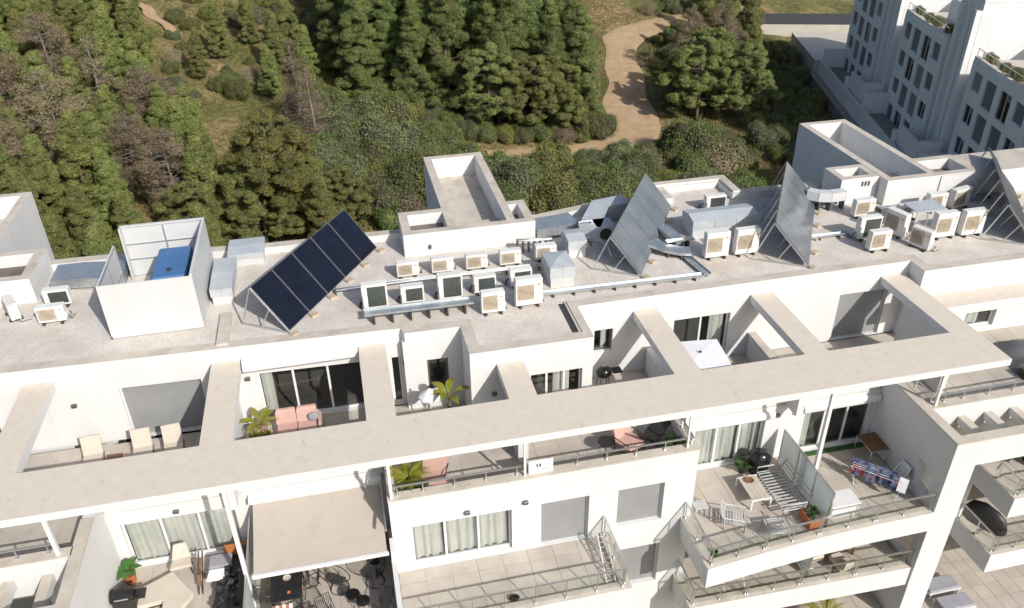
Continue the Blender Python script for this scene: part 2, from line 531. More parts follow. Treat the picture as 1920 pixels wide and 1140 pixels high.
def single(mb, name, mats, label, cat, loc, group=None, top=None, kind=None):
    """a thing that is one mesh, origin at its base"""
    me = mb.mesh(name, mats, loc)
    if top is not None:
        for p in me.polygons:
            if p.normal.z > 0.75: p.material_index = top
    o = bpy.data.objects.new(name, me)
    col.objects.link(o)
    o.location = loc
    ROOT[o] = Vector(loc)
    return props(o, label, cat, group, kind)

def wall(mb, p0, p1, z0, z1, th, openings=(), mi=0):
    """upright wall whose outer face runs p0->p1 (outside on the right hand of p0->p1), openings (s0,s1,z0,z1) with real reveals"""
    p0 = Vector((p0[0], p0[1])); p1 = Vector((p1[0], p1[1]))
    d = p1 - p0; Ln = d.length; d.normalize()
    nin = Vector((-d.y, d.x))
    S = sorted({0.0, Ln, *[min(max(q, 0), Ln) for o in openings for q in o[:2]]})
    Z = sorted({z0, z1, *[min(max(q, z0), z1) for o in openings for q in o[2:]]})
    def solid(i, j):
        if i < 0 or j < 0 or i >= len(S) - 1 or j >= len(Z) - 1: return False
        a = (S[i] + S[i + 1]) / 2; b = (Z[j] + Z[j + 1]) / 2
        return not any(o[0] < a < o[1] and o[2] < b < o[3] for o in openings)
    def P(s_, t, z):
        q = p0 + d * s_ + nin * t
        return (q.x, q.y, z)
    for i in range(len(S) - 1):
        for j in range(len(Z) - 1):
            if not solid(i, j): continue
            a, b, c, e = S[i], S[i + 1], Z[j], Z[j + 1]
            mb.quad(P(a, 0, c), P(b, 0, c), P(b, 0, e), P(a, 0, e), mi)
            mb.quad(P(b, th, c), P(a, th, c), P(a, th, e), P(b, th, e), mi)
            if not solid(i - 1, j): mb.quad(P(a, th, c), P(a, 0, c), P(a, 0, e), P(a, th, e), mi)
            if not solid(i + 1, j): mb.quad(P(b, 0, c), P(b, th, c), P(b, th, e), P(b, 0, e), mi)
            if not solid(i, j - 1): mb.quad(P(a, th, c), P(b, th, c), P(b, 0, c), P(a, 0, c), mi)
            if not solid(i, j + 1): mb.quad(P(a, 0, e), P(b, 0, e), P(b, th, e), P(a, th, e), mi)
    return mb

def T(x, y):
    t = (y - 72) * 0.8 - (x - 12) * 0.55
    s = 6 * np.log1p(np.exp(np.clip(t / 6, -40, 40)))
    s = np.where(s > 70, 70 + 60 * (1 - np.exp(-np.maximum(s - 70, 0) / 60)), s)
    return -18 + 0.20 * s

# ------------------------------------------------------------------ ground, tracks, yard
def axis(vals):
    out = []
    for a, b, n in vals:
        out += list(np.linspace(a, b, n, endpoint=False))
    return np.array(out + [vals[-1][1]])

gx = axis([(-3000, -300, 14), (-300, -70, 16), (-70, 110, 90), (110, 300, 14), (300, 3000, 14)])
gy = axis([(-2500, -100, 12), (-100, 40, 12), (40, 150, 66), (150, 400, 16), (400, 4000, 16)])
GX, GY = np.meshgrid(gx, gy)
GZ = T(GX, GY)
track_ = (GX > 12) & (GX < 60) & (GY > 76) & (GY < 128)
near = ~track_ & (GX > -70) & (GX < 110) & (GY > 60) & (GY < 150)
GZ = GZ + np.where(near, 0.25 * np.sin(GX * 0.45 + 1.3 * np.sin(GY * 0.31)) * np.cos(GY * 0.5), 0) - 0.05
nx, ny = len(gx), len(gy)
gv = np.stack([GX.ravel(), GY.ravel(), GZ.ravel()], 1)
gf = [(j * nx + i, j * nx + i + 1, (j + 1) * nx + i + 1, (j + 1) * nx + i) for j in range(ny - 1) for i in range(nx - 1)]
gm = bpy.data.meshes.new('ground')
gm.from_pydata(gv.tolist(), [], gf)
gm.materials.append(MATS['hillside'])
gm.polygons.foreach_set('use_smooth', [True] * len(gf))
ground = bpy.data.objects.new('ground', gm)
col.objects.link(ground)
props(ground, 'scrubby brown and green hillside behind the white apartments', 'ground', kind='structure')

def ribbon(name, left, right, m, lift, label, n=60):
    """a track laid on the hillside between two edge lines"""
    def resample(pts):
        pts = [np.array(p, float) for p in pts]
        d = [0]
        for a, b in zip(pts, pts[1:]): d.append(d[-1] + np.linalg.norm(b - a))
        q = np.linspace(0, d[-1], n)
        return np.stack([np.interp(q, d, [p[k] for p in pts]) for k in (0, 1)], 1)
    A, B = resample(left), resample(right)
    w = 7
    mb = MB(); vs = []
    for i in range(n):
        for k in range(w):
            t = k / (w - 1)
            p = A[i] * (1 - t) + B[i] * t
            if k in (0, w - 1):
                p = p + (0.35 * np.sin(i * 0.41 + 2 * k) + 0.2 * np.sin(i * 0.23)) * np.array([0.8, 0.3])
            z = float(T(p[0], p[1])) + lift + (-0.14 if k in (0, w - 1) else 0.0) - (0.06 if k in (2, 4) else 0)
            vs.append((p[0], p[1], z))
    mb.add(vs, [(i * w + k, i * w + k + 1, (i + 1) * w + k + 1, (i + 1) * w + k) for i in range(n - 1) for k in range(w - 1)], 0, True)
    o = mb.build(name, m)
    props(o, label, 'track', kind='structure')
    return o

ribbon('dirt_track', [(56, 126.5), (48, 122.5), (42.5, 119.2), (39.0, 115.5), (37.0, 109.6), (35.0, 100.7), (32.0, 94.0), (30.6, 87.5), (28.8, 84.2), (24, 82.3), (15, 82.0)],
       [(57.5, 123), (50, 118.6), (45.6, 115.6), (42.9, 112.0), (40.5, 105.2), (39.3, 98.3), (37.8, 92.7), (37.0, 87.1), (35.6, 83.4), (30, 80.4), (24, 79.4), (15, 79.9)], 'dirt_road', 0.16,
       'pale sandy dirt track winding between the pines', 90)
ribbon('footpath', [(-30, 130), (-27.6, 124), (-25.4, 120.6), (-22.6, 116.4), (-20.2, 112.4), (-18.4, 109.6)],
       [(-28.6, 130), (-26.2, 124), (-24.0, 120.6), (-21.2, 116.4), (-18.9, 112.4), (-17.4, 109.6)], 'dirt_road', 0.36,
       'narrow bare footpath climbing the slope at the upper left')

# ------------------------------------------------------------------ the apartment building
BLD = thing('apartment_building', 'white modernist apartment block with gravel roof, penthouse pergola and stepped terraces', 'building', (5, 25, -18))

def YW(x):                      # outer face of the penthouse front wall, left stretch runs slightly askew
    return 24.92 + (x + 12.0) * (24.46 - 24.92) / 13.2

ZF = [-3.3, -5.9, -8.84, -11.78, -14.7]     # floor levels from the penthouse down

roof_poly = [(-19, YW(-19)), (1.2, 24.46), (1.3, 24.10), (3.28, 24.06), (3.30, 22.32), (7.66, 22.32), (7.68, 24.38), (21.46, 24.48), (21.46, 23.62), (36, 23.5),
             (36, 32.0), (17.6, 32.0), (17.6, 33.5), (14.0, 33.5), (14.0, 32.3), (10.9, 32.35), (8, 31.75), (-4.0, 31.85), (-9.0, 32.4), (-19, 32.6)]
def inset(poly, d):
    n = len(poly)
    a = sum(poly[i][0] * poly[(i + 1) % n][1] - poly[(i + 1) % n][0] * poly[i][1] for i in range(n))
    sg = 1 if a > 0 else -1
    out = []
    for i in range(n):
        p = Vector(poly[i - 1]); q = Vector(poly[i]); r_ = Vector(poly[(i + 1) % n])
        e1 = (q - p).normalized(); e2 = (r_ - q).normalized()
        n1 = Vector((-e1.y, e1.x)) * sg; n2 = Vector((-e2.y, e2.x)) * sg
        b = n1 + n2
        k = d / max(0.35, (1 + n1.dot(n2)) / 1.0) if b.length > 1e-6 else d
        out.append((q.x + b.x * k, q.y + b.y * k))
    return out
roof = MB().prism(roof_poly, -0.34, -0.04, 0, 0).build('roof', ['plaster'], BLD)
gr_poly = inset(roof_poly, 0.42)
MB().prism(gr_poly, -0.04, 0.0, 0).build('gravel_bed', ['gravel'], roof)
# coping: ring between outline and inset, front low, rear raised as a parapet
def coping_ring(i0, i1, z1, name='coping'):
    mb = MB()
    a, b, c, d = roof_poly[i0], roof_poly[i1], gr_poly[i1], gr_poly[i0]
    mb.prism([a, b, c, d], -0.04, z1)
    return mb.build(name, ['plaster', 'coping_stone'], roof, top=1)
n_ = len(roof_poly)
for i in range(n_):
    j = (i + 1) % n_
    rear = roof_poly[i][1] > 30 and roof_poly[j][1] > 30
    coping_ring(i, j, 0.30 if rear else 0.055)

# penthouse front walls with their openings
def door_open(x0, x1, z0, z1): return (x0, x1, z0, z1)
mb = MB()
ax0, ay0 = -19, YW(-19)
Lx = math.hypot(1.2 - ax0, 24.46 - ay0) / (1.2 - ax0)
def sA(x): return (x - ax0) * Lx
opA = [(-17.0, -12.6, -3.28, -1.15), (-8.5, -5.8, -3.28, -1.1), (-3.92, -0.30, -3.28, -1.17), (0.72, 1.10, -3.28, -1.15)]
wall(mb, (ax0, ay0), (1.2, 24.46), -3.32, -0.34, 0.3, [(sA(a), sA(b), c, d) for a, b, c, d in opA])
mb.box(1.2, 1.5, 24.102, 24.46, -3.32, -0.34)
opB = [(0.70, 1.46, -2.62, -1.2)]
wall(mb, (1.31, 24.10), (3.28, 24.06), -3.32, -0.34, 0.3, opB)
wall(mb, (3.283, 24.059), (3.298, 22.621), -3.32, -0.34, 0.3)
opC = [(2.08, 3.98, -3.28, -1.20)]
wall(mb, (3.30, 22.32), (7.66, 22.32), -3.32, -0.34, 0.3, opC)
wall(mb, (7.662, 22.621), (7.68, 24.379), -3.32, -0.34, 0.3)
opD = [(8.37 - 7.68, 9.11 - 7.68, -2.15, -1.15), (11.57 - 7.68, 13.9 - 7.68, -3.28, -1.2), (18.6 - 7.68, 20.75 - 7.68, -3.28, -1.12)]
wall(mb, (7.68, 24.38), (21.46, 24.48), -3.32, -0.34, 0.3, opD)
wall(mb, (21.46, 24.48), (21.46, 23.921), -3.32, -0.34, 0.3)
opE = [(2.55, 4.0, -3.05, -2.28), (9.0, 11.0, -3.28, -1.3)]
wall(mb, (21.46, 23.62), (36, 23.5), -3.32, -0.34, 0.3, opE)
mb.build('penthouse_wall', ['plaster'], BLD)

# rear and side body of the block
mb = MB()
mb.prism([(-19, 26.6), (36, 26.6), (36, 31.7), (17.6, 31.7), (-19, 31.7)], -18, -0.345)
body = mb.build('rear_body', ['plaster'], BLD)

def room(x0, x1, y, z0, z1, depth=0.55):
    """recess behind a glazed opening: floor, ceiling, sides and back"""
    mb = MB()
    a, b = x0 + 0.0, x1 - 0.0
    y1 = y + depth
    mb.quad((a, y, z0), (b, y, z0), (b, y1, z0), (a, y1, z0))
    mb.quad((a, y1, z0), (b, y1, z0), (b, y1, z1), (a, y1, z1))
    mb.quad((a, y, z0), (a, y1, z0), (a, y1, z1), (a, y, z1))
    mb.quad((b, y1, z0), (b, y, z0), (b, y, z1), (b, y1, z1))
    mb.quad((a, y1, z1), (b, y1, z1), (b, y, z1), (a, y, z1))
    return mb

def glazing(x0, x1, y, z0, z1, n=2, frame='white_paint', curtain=None, rec=0.14, fw=0.07, depth=0.5, rm=True, amp=1.0):
    """window with a frame, panes and optional curtains, face at y + rec"""
    y = y + rec
    mb = MB()
    e = 0.003
    mb.box(x0 + e, x1 - e, y, y + 0.06, z1 - fw, z1 - e)
    mb.box(x0 + e, x1 - e, y, y + 0.06, z0 + e, z0 + fw)
    w = (x1 - x0) / n
    for i in range(n + 1):
        c = x0 + i * w
        a = max(c - fw / 2 * 1.1, x0 + e); b = min(c + fw / 2 * 1.1, x1 - e)
        if i == 0: a, b = x0 + e, x0 + fw
        if i == n: a, b = x1 - fw, x1 - e
        mb.box(a, b, y - 0.004, y + 0.064, z0 + fw, z1 - fw)
    wd = mb.build('window', [frame], BLD)
    for i in range(n):
        m2 = MB()
        m2.box(x0 + i * w + fw * 0.45, x0 + (i + 1) * w - fw * 0.45, y + 0.025, y + 0.037, z0 + fw * 0.8, z1 - fw * 0.8)
        m2.build('pane', ['glass_window'], wd)
    if curtain:
        for (ca, cb) in curtain:
            k = max(16, int((cb - ca) * 26))
            m3 = MB(); vs = []
            ph = rng.random() * 6
            for j in range(5):
                t = j / 4
                for i in range(k + 1):
                    s_ = i / k
                    xx = ca + (cb - ca) * s_
                    yy = y + 0.17 + amp * 0.045 * math.sin(s_ * (cb - ca) * 21 + ph + 0.6 * math.sin(s_ * 9 + ph)) * (0.6 + 0.4 * (1 - t)) + 0.015 * math.sin(s_ * 37 + t * 2)
                    vs.append((xx, yy, z0 + 0.03 + (z1 - z0 - 0.06) * t))
            m3.add(vs, [(j * (k + 1) + i, j * (k + 1) + i + 1, (j + 1) * (k + 1) + i + 1, (j + 1) * (k + 1) + i) for j in range(4) for i in range(k)], 0, True)
            m3.build('curtain', ['curtain'], wd)
    if rm:
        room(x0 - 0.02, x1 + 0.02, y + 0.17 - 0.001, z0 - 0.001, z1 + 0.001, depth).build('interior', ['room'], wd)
    return wd

def shutter(x0, x1, y, z0, z1, m='shutter', rec=0.16, pitch=0.115):
    mb = MB()
    mb.box(x0 + 0.002, x1 - 0.002, y + rec + 0.02, y + rec + 0.05, z0 + 0.002, z1 - 0.002)
    sh = mb.build('roller_shutter', [m], BLD)
    ms = MB()
    k = int((z1 - z0) / pitch)
    for i in range(k):
        a = z0 + i * (z1 - z0) / k
        b = a + (z1 - z0) / k - 0.008
        yc = y + rec
        ms.add([(x0 + 0.05, yc + 0.010, a), (x1 - 0.05, yc + 0.010, a), (x1 - 0.05, yc + 0.005, (a + b) / 2), (x0 + 0.05, yc + 0.005, (a + b) / 2), (x1 - 0.05, yc + 0.010, b), (x0 + 0.05, yc + 0.010, b)],
               [(0, 1, 2, 3), (3, 2, 4, 5)], 0, True)
    s2 = ms.build('slats', [m], sh)
    s2['kind'] = 'stuff'
    for a, b in ((x0 + 0.003, x0 + 0.055), (x1 - 0.055, x1 - 0.003)):
        MB().box(a, b, y + rec - 0.03, y + rec + 0.03, z0 + 0.003, z1 - 0.003).build('guide_rail', ['white_paint'], sh)
    return sh

glazing(-17.0, -12.6, YW(-14.5), -3.28, -1.15, 3)
shutter(-8.5, -5.8, YW(-7.1), -3.28, -1.1)
dA = glazing(-3.92, -0.30, YW(-2.1), -3.28, -1.17, 3, curtain=[(-3.85, -3.45)], depth=1.5)
glazing(0.72, 1.10, YW(0.9), -3.28, -1.15, 1, depth=0.4)
glazing(2.02, 2.77, 24.09, -2.62, -1.2, 1, frame='alu_dark', depth=0.6)
glazing(5.38, 7.28, 22.32, -3.28, -1.20, 3, curtain=[(6.3, 6.9)], depth=1.6)
glazing(8.37, 9.11, 24.39, -2.15, -1.15, 1, frame='alu_dark', curtain=[(8.72, 8.95)], depth=0.4)
glazing(11.57, 13.9, 24.41, -3.28, -1.2, 2, curtain=[(13.2, 13.8)], depth=0.4)
shutter(18.6, 20.75, 24.46, -3.28, -1.12)
glazing(24.02, 25.45, 23.60, -3.05, -2.28, 1, curtain=[(24.1, 24.95)], depth=0.4)
glazing(30.5, 32.4, 23.55, -3.28, -1.3, 2, depth=0.4)

# retracted awning box over the left penthouse door, wall lights
mb = MB()
ring = lambda x: [(x, YW(-2) + 0.0 - 0.001, -0.40), (x, YW(-2) - 0.20, -0.46), (x, YW(-2) - 0.28, -0.60), (x, YW(-2) - 0.28, -0.78), (x, YW(-2) - 0.22, -0.86), (x, YW(-2) - 0.001, -0.86)]
mb.loft([ring(-4.30), ring(-0.36)])
mb.build('awning_box', ['white_paint'], BLD)

def wall_light(x, y, z, big=0.0):
    mb = MB()
    mb.bevbox(x - 0.09, x + 0.09, y - 0.12, y - 0.002, z - 0.06, z + 0.05, 0.02)
    mb.box(x - 0.07, x + 0.07, y - 0.10, y - 0.03, z - 0.085, z - 0.061)
    mb.build('wall_light', ['alu_dark'], BLD)
for x, y, z in [(-10.05, YW(-10), -1.55), (-4.25, YW(-4.2), -1.28), (15.5, 24.43, -1.05), (1.245, 24.28, -1.25), (4.1, 22.32, -1.72), (22.6, 23.6, -1.6)]:
    wall_light(x, y, z)

# pergola: cross beams and long front slab
SLAB_Z0, SLAB_Z1 = -0.76, -0.5
slab = MB().box(-19, 21.25, 18.45, 20.35, SLAB_Z0, SLAB_Z1).build('pergola_slab', ['plaster', 'slab_stone'], BLD, top=1)
fins = [(-18.6, -17.65, 24.99), (-11.37, -10.42, 24.88), (-5.32, -4.36, 24.66), (-0.33, 0.60, 24.47), (4.22, 5.15, 22.315), (9.87, 10.79, 24.395), (14.63, 15.53, 24.425), (20.27, 21.248, 24.47)]
for a, b, y in fins:
    MB().box(a, b, 20.351, y, -0.82, -0.5).build('pergola_beam', ['plaster', 'slab_stone'], BLD, top=1)
# canopy of the right hand wing
MB().box(21.262, 36, 22.6, 23.5, -1.36, -1.1).build('canopy', ['plaster', 'slab_stone'], BLD, top=1)

# partitions under the beams
def partition(x0, x1, y0, y1, z0, z1, cop=True, m='plaster'):
    p = MB().box(x0, x1, y0, y1, z0, z1).build('partition_wall', [m], BLD)
    if cop:
        MB().box(x0 - 0.03, x1 + 0.03, y0, y1, z1 + 0.001, z1 + 0.05).build('coping', ['coping_stone'], p)
partition(-4.96, -4.70, 20.36, 24.63, -3.3, -0.825, False)
partition(0.02, 0.27, 20.36, 24.43, -3.3, -2.35)
partition(4.5, 4.85, 20.36, 22.29, -3.3, -0.825, False)
partition(10.5, 10.74, 20.36, 24.37, -3.3, -2.28, False)
partition(14.80, 15.06, 20.36, 24.39, -3.3, -2.31)
partition(20.55, 20.85, 20.36, 23.2, -3.3, -0.825, False)

# floors
def tiled(x0, x1, y0, y1, z, dx, dy, name='terrace_floor', skip=None):
    fl = MB().box(x0, x1, y0, y1, z - 0.28, z - 0.012).build(name, ['plaster', 'grout'], BLD, top=1)
    nx_ = max(1, round((x1 - x0) / dx)); ny_ = max(1, round((y1 - y0) / dy))
    w = (x1 - x0) / nx_; h = (y1 - y0) / ny_
    g = 0.008
    mb = MB()
    mb.box(-w / 2 + g, w / 2 - g, -h / 2 + g, h / 2 - g, -0.0115, 0.0)
    me = mb.mesh('floor_tile', 'tile', (0, 0, 0))
    off = ROOT[BLD]
    for i in range(nx_):
        for j in range(ny_):
            o = bpy.data.objects.new('floor_tile', me)
            col.objects.link(o)
            o.parent = fl
            o.location = Vector((x0 + (i + 0.5) * w, y0 + (j + 0.5) * h, z + nrg.uniform(-0.0015, 0.0015))) - off
    return fl
tiled(-19, -9.2, 19.2, 24.7, ZF[0], 0.9, 0.9)
tiled(-9.2, 0.0, 21.1, 24.6, ZF[0], 0.9, 0.9)
tiled(0.0, 10.36, 19.2, 24.4, ZF[0], 0.9, 0.9)
tiled(10.36, 18.75, 21.1, 24.4, ZF[0], 0.9, 0.9)
tiled(18.75, 33.5, 19.3, 24.4, ZF[0], 0.9, 0.9)

# parapets of the penthouse level
def parapet(x0, x1, y0, y1, z0, z1):
    p = MB().box(x0, x1, y0, y1, z0, z1 - 0.05).build('parapet', ['plaster'], BLD)
    MB().box(x0 - 0.015, x1 + 0.015, y0 - 0.02, y1 + 0.015, z1 - 0.049, z1).build('coping', ['coping_stone'], p)
parapet(-19, -9.2, 18.87, 19.2, -3.6, -2.6)
parapet(-8.84, -0.03, 21.12, 21.4, -3.29, -2.6)
parapet(0.0, 10.36, 18.87, 19.2, -3.29, -2.6)
parapet(10.4, 18.7, 21.12, 21.4, -3.29, -2.6)
parapet(19.12, 34, 18.93, 19.27, -3.6, -2.6)

def railing(pts, zf, zt, step=1.05, glass=True, r=0.024, mid=()):
    """handrail on stanchions with glass between, along a foot line"""
    rl = MB()
    for a, b in zip(pts, pts[1:]):
        rl.bar((*a, zt), (*b, zt), 0.055, 0.04)
        for m_ in mid:
            rl.bar((*a, m_), (*b, m_), 0.025)
    rail = rl.build('railing', ['alu'], BLD)
    for a, b in zip(pts, pts[1:]):
        a = Vector(a); b = Vector(b); L_ = (b - a).length
        k = max(1, round(L_ / step))
        for i in range(k + 1):
            p = a.lerp(b, min(max(i / k, 0.02), 0.98))
            mb = MB().bar((p.x, p.y, zf), (p.x, p.y, zt - 0.02), 0.035, 0.035, up=(1, 0, 0))
            mb.box(p.x - 0.045, p.x + 0.045, p.y - 0.045, p.y + 0.045, zf, zf + 0.03)
            mb.build('stanchion', ['alu'], rail)
            if glass and i < k:
                p = a.lerp(b, (i + 0.05) / k); q = a.lerp(b, (i + 0.95) / k)
                MB().bar((p.x, p.y, (zf + 0.04 + zt - 0.03) / 2), (q.x, q.y, (zf + 0.04 + zt - 0.03) / 2), 0.012, zt - zf - 0.07).build('glass_pane', ['glass_rail'], rail)
    return rail
railing([(0.12, 19.09), (10.22, 19.09)], -2.6, -2.26, glass=False)
railing([(0.16, 19.15), (0.16, 20.9)], -2.6, -2.26, 1.0, glass=False, mid=(-2.38, -2.5))
railing([(10.2, 19.15), (10.2, 20.9)], -2.6, -2.26, 1.0, glass=False, mid=(-2.38, -2.5))
railing([(-19, 19.1), (-9.62, 19.1)], -2.6, -2.26, glass=False)
railing([(19.5, 19.16), (33, 19.16)], -2.6, -2.26, glass=False)
railing([(19.3, 19.22), (19.3, 21.0)], -2.6, -2.26, 0.9, glass=False, mid=(-2.38, -2.5))
MB().box(0.03, 0.27, 19.22, 21.1, -3.29, -2.602).build('side_parapet', ['plaster', 'coping_stone'], BLD, top=1)
MB().box(10.09, 10.33, 19.22, 21.1, -3.29, -2.602).build('side_parapet', ['plaster', 'coping_stone'], BLD, top=1)
# posts that carry the long slab
for x, y, z0, w_ in [(-9.53, 18.99, -2.6, .06), (0.13, 18.98, -2.6, .05), (4.40, 18.98, -2.6, .035), (9.97, 19.02, -2.6, .03), (19.33, 19.04, -2.6, .045), (-4.56, 18.62, -5.9, .06), (15.02, 18.95, -5.9, .06)]:
    MB().box(x - w_, x + w_, y - w_, y + w_, z0, SLAB_Z0 - 0.001).build('slab_post', ['white_paint'], BLD)

# centre facade
mb = MB()
opF = [(0.60, 3.92, -5.72, -3.9), (4.9, 6.58, -5.88, -3.88), (7.59, 9.25, -5.62, -3.88), (0.8, 3.9, -8.8, -6.84), (7.75, 9.3, -8.8, -6.82)]
wall(mb, (0.0, 18.88), (10.36, 18.88), -14.8, -3.29, 0.3, opF)
wall(mb, (0.0, 21.4), (0.0, 19.181), -14.8, -3.29, 0.3)
wall(mb, (10.36, 19.181), (10.36, 21.4), -14.8, -3.29, 0.3)
mb.build('front_wall', ['plaster'], BLD)
glazing(0.60, 3.92, 18.88, -5.72, -3.9, 3, curtain=[(0.64, 1.62), (1.72, 2.8), (2.85, 3.8)], depth=0.5)
shutter(4.9, 6.58, 18.88, -5.88, -3.88)
shutter(7.59, 9.25, 18.88, -5.62, -3.88)
shutter(7.75, 9.3, 18.88, -8.8, -6.82)
glazing(0.8, 3.9, 18.88, -8.8, -6.84, 3, depth=0.5)
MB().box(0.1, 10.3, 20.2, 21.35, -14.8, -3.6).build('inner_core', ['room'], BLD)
wall_light(2.45, 18.88, -3.62); wall_light(4.38, 18.88, -3.62)

# recessed side bays: walls behind the terraces
mb = MB()
opG = [(9.0 - 8.55, 9.0 - 4.98, -5.88, -3.88), (9.0 - 4.2, 9.0 - 0.7, -5.88, -3.9), (0.6, 8.2, -8.8, -6.84)]
wall(mb, (-9.0, 21.12), (0.0, 21.12), -14.8, -3.29, 0.3, opG)
mb.build('bay_wall', ['plaster'], BLD)
mb = MB()
opH = [(11.32 - 10.36, 14.12 - 10.36, -5.88, -3.86), (15.72 - 10.36, 18.6 - 10.36, -5.88, -3.86), (1.0, 3.6, -8.8, -6.84), (5.2, 8.1, -8.8, -6.84)]
wall(mb, (10.36, 21.12), (18.75, 21.12), -14.8, -3.29, 0.3, opH)
mb.build('bay_wall', ['plaster'], BLD)
mb = MB()
wall(mb, (18.9, 21.12), (36, 21.12), -14.8, -3.6, 0.3, [(4.2, 7.2, -5.88, -3.9), (4.2, 7.2, -8.8, -6.84), (4.2, 7.2, -11.7, -9.8)])
mb.build('bay_wall', ['plaster'], BLD)
mb = MB()
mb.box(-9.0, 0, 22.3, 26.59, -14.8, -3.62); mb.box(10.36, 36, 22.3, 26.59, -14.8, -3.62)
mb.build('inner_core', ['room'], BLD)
glazing(-8.55, -4.98, 21.12, -5.88, -3.88, 3, curtain=[(-8.5, -7.36), (-7.36, -6.17), (-6.17, -5.03)], depth=0.5, amp=0.35)
glazing(-4.2, -0.7, 21.12, -5.88, -3.9, 3, depth=0.6)
glazing(11.32, 14.12, 21.12, -5.88, -3.86, 3, curtain=[(11.36, 12.25), (12.25, 13.15), (13.15, 14.08)], depth=0.5)
glazing(15.72, 18.6, 21.12, -5.88, -3.86, 3, curtain=[(15.75, 16.2)], depth=0.6)
glazing(11.36, 13.96, 21.12, -8.8, -6.84, 2, depth=0.6)
glazing(15.56, 18.46, 21.12, -8.8, -6.84, 2, depth=0.6)
glazing(23.1, 26.1, 21.12, -5.88, -3.9, 2, depth=0.6)
glazing(23.1, 26.1, 21.12, -8.8, -6.84, 2, depth=0.6)
wall_light(-6.75, 21.12, -3.62); wall_light(14.55, 21.12, -3.75); wall_light(15.3, 21.12, -3.75)
# shutter boxes above the right bay doors
for a, b in ((11.0, 14.35), (15.55, 18.72)):
    mb = MB()
    ring = lambda x: [(x, 21.118, -3.45), (x, 20.96, -3.48), (x, 20.9, -3.58), (x, 20.9, -3.72), (x, 20.96, -3.8), (x, 21.118, -3.82)]
    mb.loft([ring(a), ring(b)])
    mb.build('awning_box', ['white_paint'], BLD)

# centre terrace
tiled(0.05, 7.0, 16.75, 18.87, ZF[1], 0.87, 0.53)
def edge_beam(pts, w, z0, z1, name='terrace_edge'):
    """white upstand with stone coping along a foot line, w inwards"""
    a = [Vector(p) for p in pts]
    inner = []
    for i, p in enumerate(a):
        t = (a[min(i + 1, len(a) - 1)] - a[max(i - 1, 0)]).normalized()
        inner.append(p + Vector((-t.y, t.x)) * w)
    for i in range(len(a) - 1):
        mb = MB().prism([a[i], a[i + 1], inner[i + 1], inner[i]], z0, z1)
        mb.build(name, ['plaster', 'coping_stone'], BLD, top=1)
edge_beam([(0.05, 16.42), (7.33, 16.42)], 0.33, -7.2, -5.75)
edge_beam([(7.331, 16.752), (7.331, 18.87)], 0.33, -6.5, -5.75)
railing([(0.12, 16.55), (7.18, 16.55)], -5.75, -4.92)
railing([(7.14, 16.6), (7.14, 18.82)], -5.75, -4.92)
tiled(0.05, 7.0, 16.5, 18.87, ZF[2], 0.87, 0.53)
MB().box(-0.12, 0.04, 15.6, 18.87, -6.2, -4.6).build('side_screen_wall', ['plaster'], BLD)

# right terraces with their gently curved fronts
def curve_front(zc, pts, x_side, y_back, zb, drop):
    edge_beam(pts, 0.36, zc - drop, zc)
    xs = pts[0][0]
    edge_beam([(xs, y_back), (pts[0][0], pts[0][1] + 0.0)][::1], 0.0001, zc - 0.001, zc) if False else None
    MB().box(xs, xs + 0.34, pts[0][1] + 0.37, y_back, zc - drop + 0.02, zc).build('terrace_edge', ['plaster', 'coping_stone'], BLD, top=1)
P2 = [(9.98, 16.52), (12.2, 16.74), (14.3, 16.90), (16.5, 16.99), (18.72, 17.02)]
P3 = [(9.98, 17.30), (12.2, 17.26), (14.3, 17.22), (16.5, 17.16), (18.72, 17.12)]
curve_front(-5.72, P2, 9.98, 18.87, 0, 0.92)
curve_front(-8.66, P3, 9.98, 18.87, 0, 0.95)
tiled(10.36, 18.72, 17.02, 21.1, ZF[1], 0.93, 0.82)
MB().prism([(10.35, 16.9), (12.2, 17.1), (14.3, 17.26), (16.5, 17.35), (18.7, 17.38), (18.7, 17.0), (10.35, 17.0)][:5] + [(18.7, 17.03), (10.35, 17.03)], -6.18, -5.93).build('terrace_edge_slab', ['plaster', 'tile'], BLD, top=1)
tiled(10.36, 18.72, 17.5, 21.1, ZF[2], 0.93, 0.9)
tiled(10.36, 19.6, 16.0, 21.1, ZF[3], 0.93, 0.9)
railing([(p[0] + (0.15 if i == 0 else 0), p[1] + 0.16) for i, p in enumerate(P2)], -5.72, -4.98)
railing([(10.13, 16.75), (10.13, 18.84)], -5.72, -4.98)
railing([(p[0] + (0.15 if i == 0 else 0), p[1] + 0.16) for i, p in enumerate(P3)], -8.66, -7.92)
railing([(10.13, 17.5), (10.13, 18.84)], -8.66, -7.92)

# big corner pillar with its deep beam
MB().box(18.73, 19.74, 17.03, 17.40, -18, -2.602).build('corner_pillar', ['plaster'], BLD)
mb = MB()
wall(mb, (18.752, 21.11), (18.752, 17.402), -14.8, -2.602, 0.345, [(2.75, 3.55, -5.55, -4.35), (2.3, 3.6, -8.7, -7.0)])
mb.build('bay_side_wall', ['plaster'], BLD)
MB().prism([(18.71, 17.01), (36, 17.01), (36, 17.38), (19.1, 17.38), (19.1, 20.45), (18.74, 20.45)], -2.6, -2.55).build('coping', ['coping_stone'], BLD)
MB().box(19.742, 36, 17.03, 17.36, -3.7, -2.602).build('front_beam', ['plaster'], BLD)
for k in range(9):
    x = 20.36 + k * 1.07
    MB().box(x, x + 0.3, 17.361, 18.928, -3.5, -3.2).build('small_beam', ['plaster', 'coping_stone'], BLD, top=1)
mb = MB()
wall(mb, (19.101, 18.93), (36, 18.93), -5.0, -3.601, 0.2)
mb.build('lintel_wall', ['plaster'], BLD)

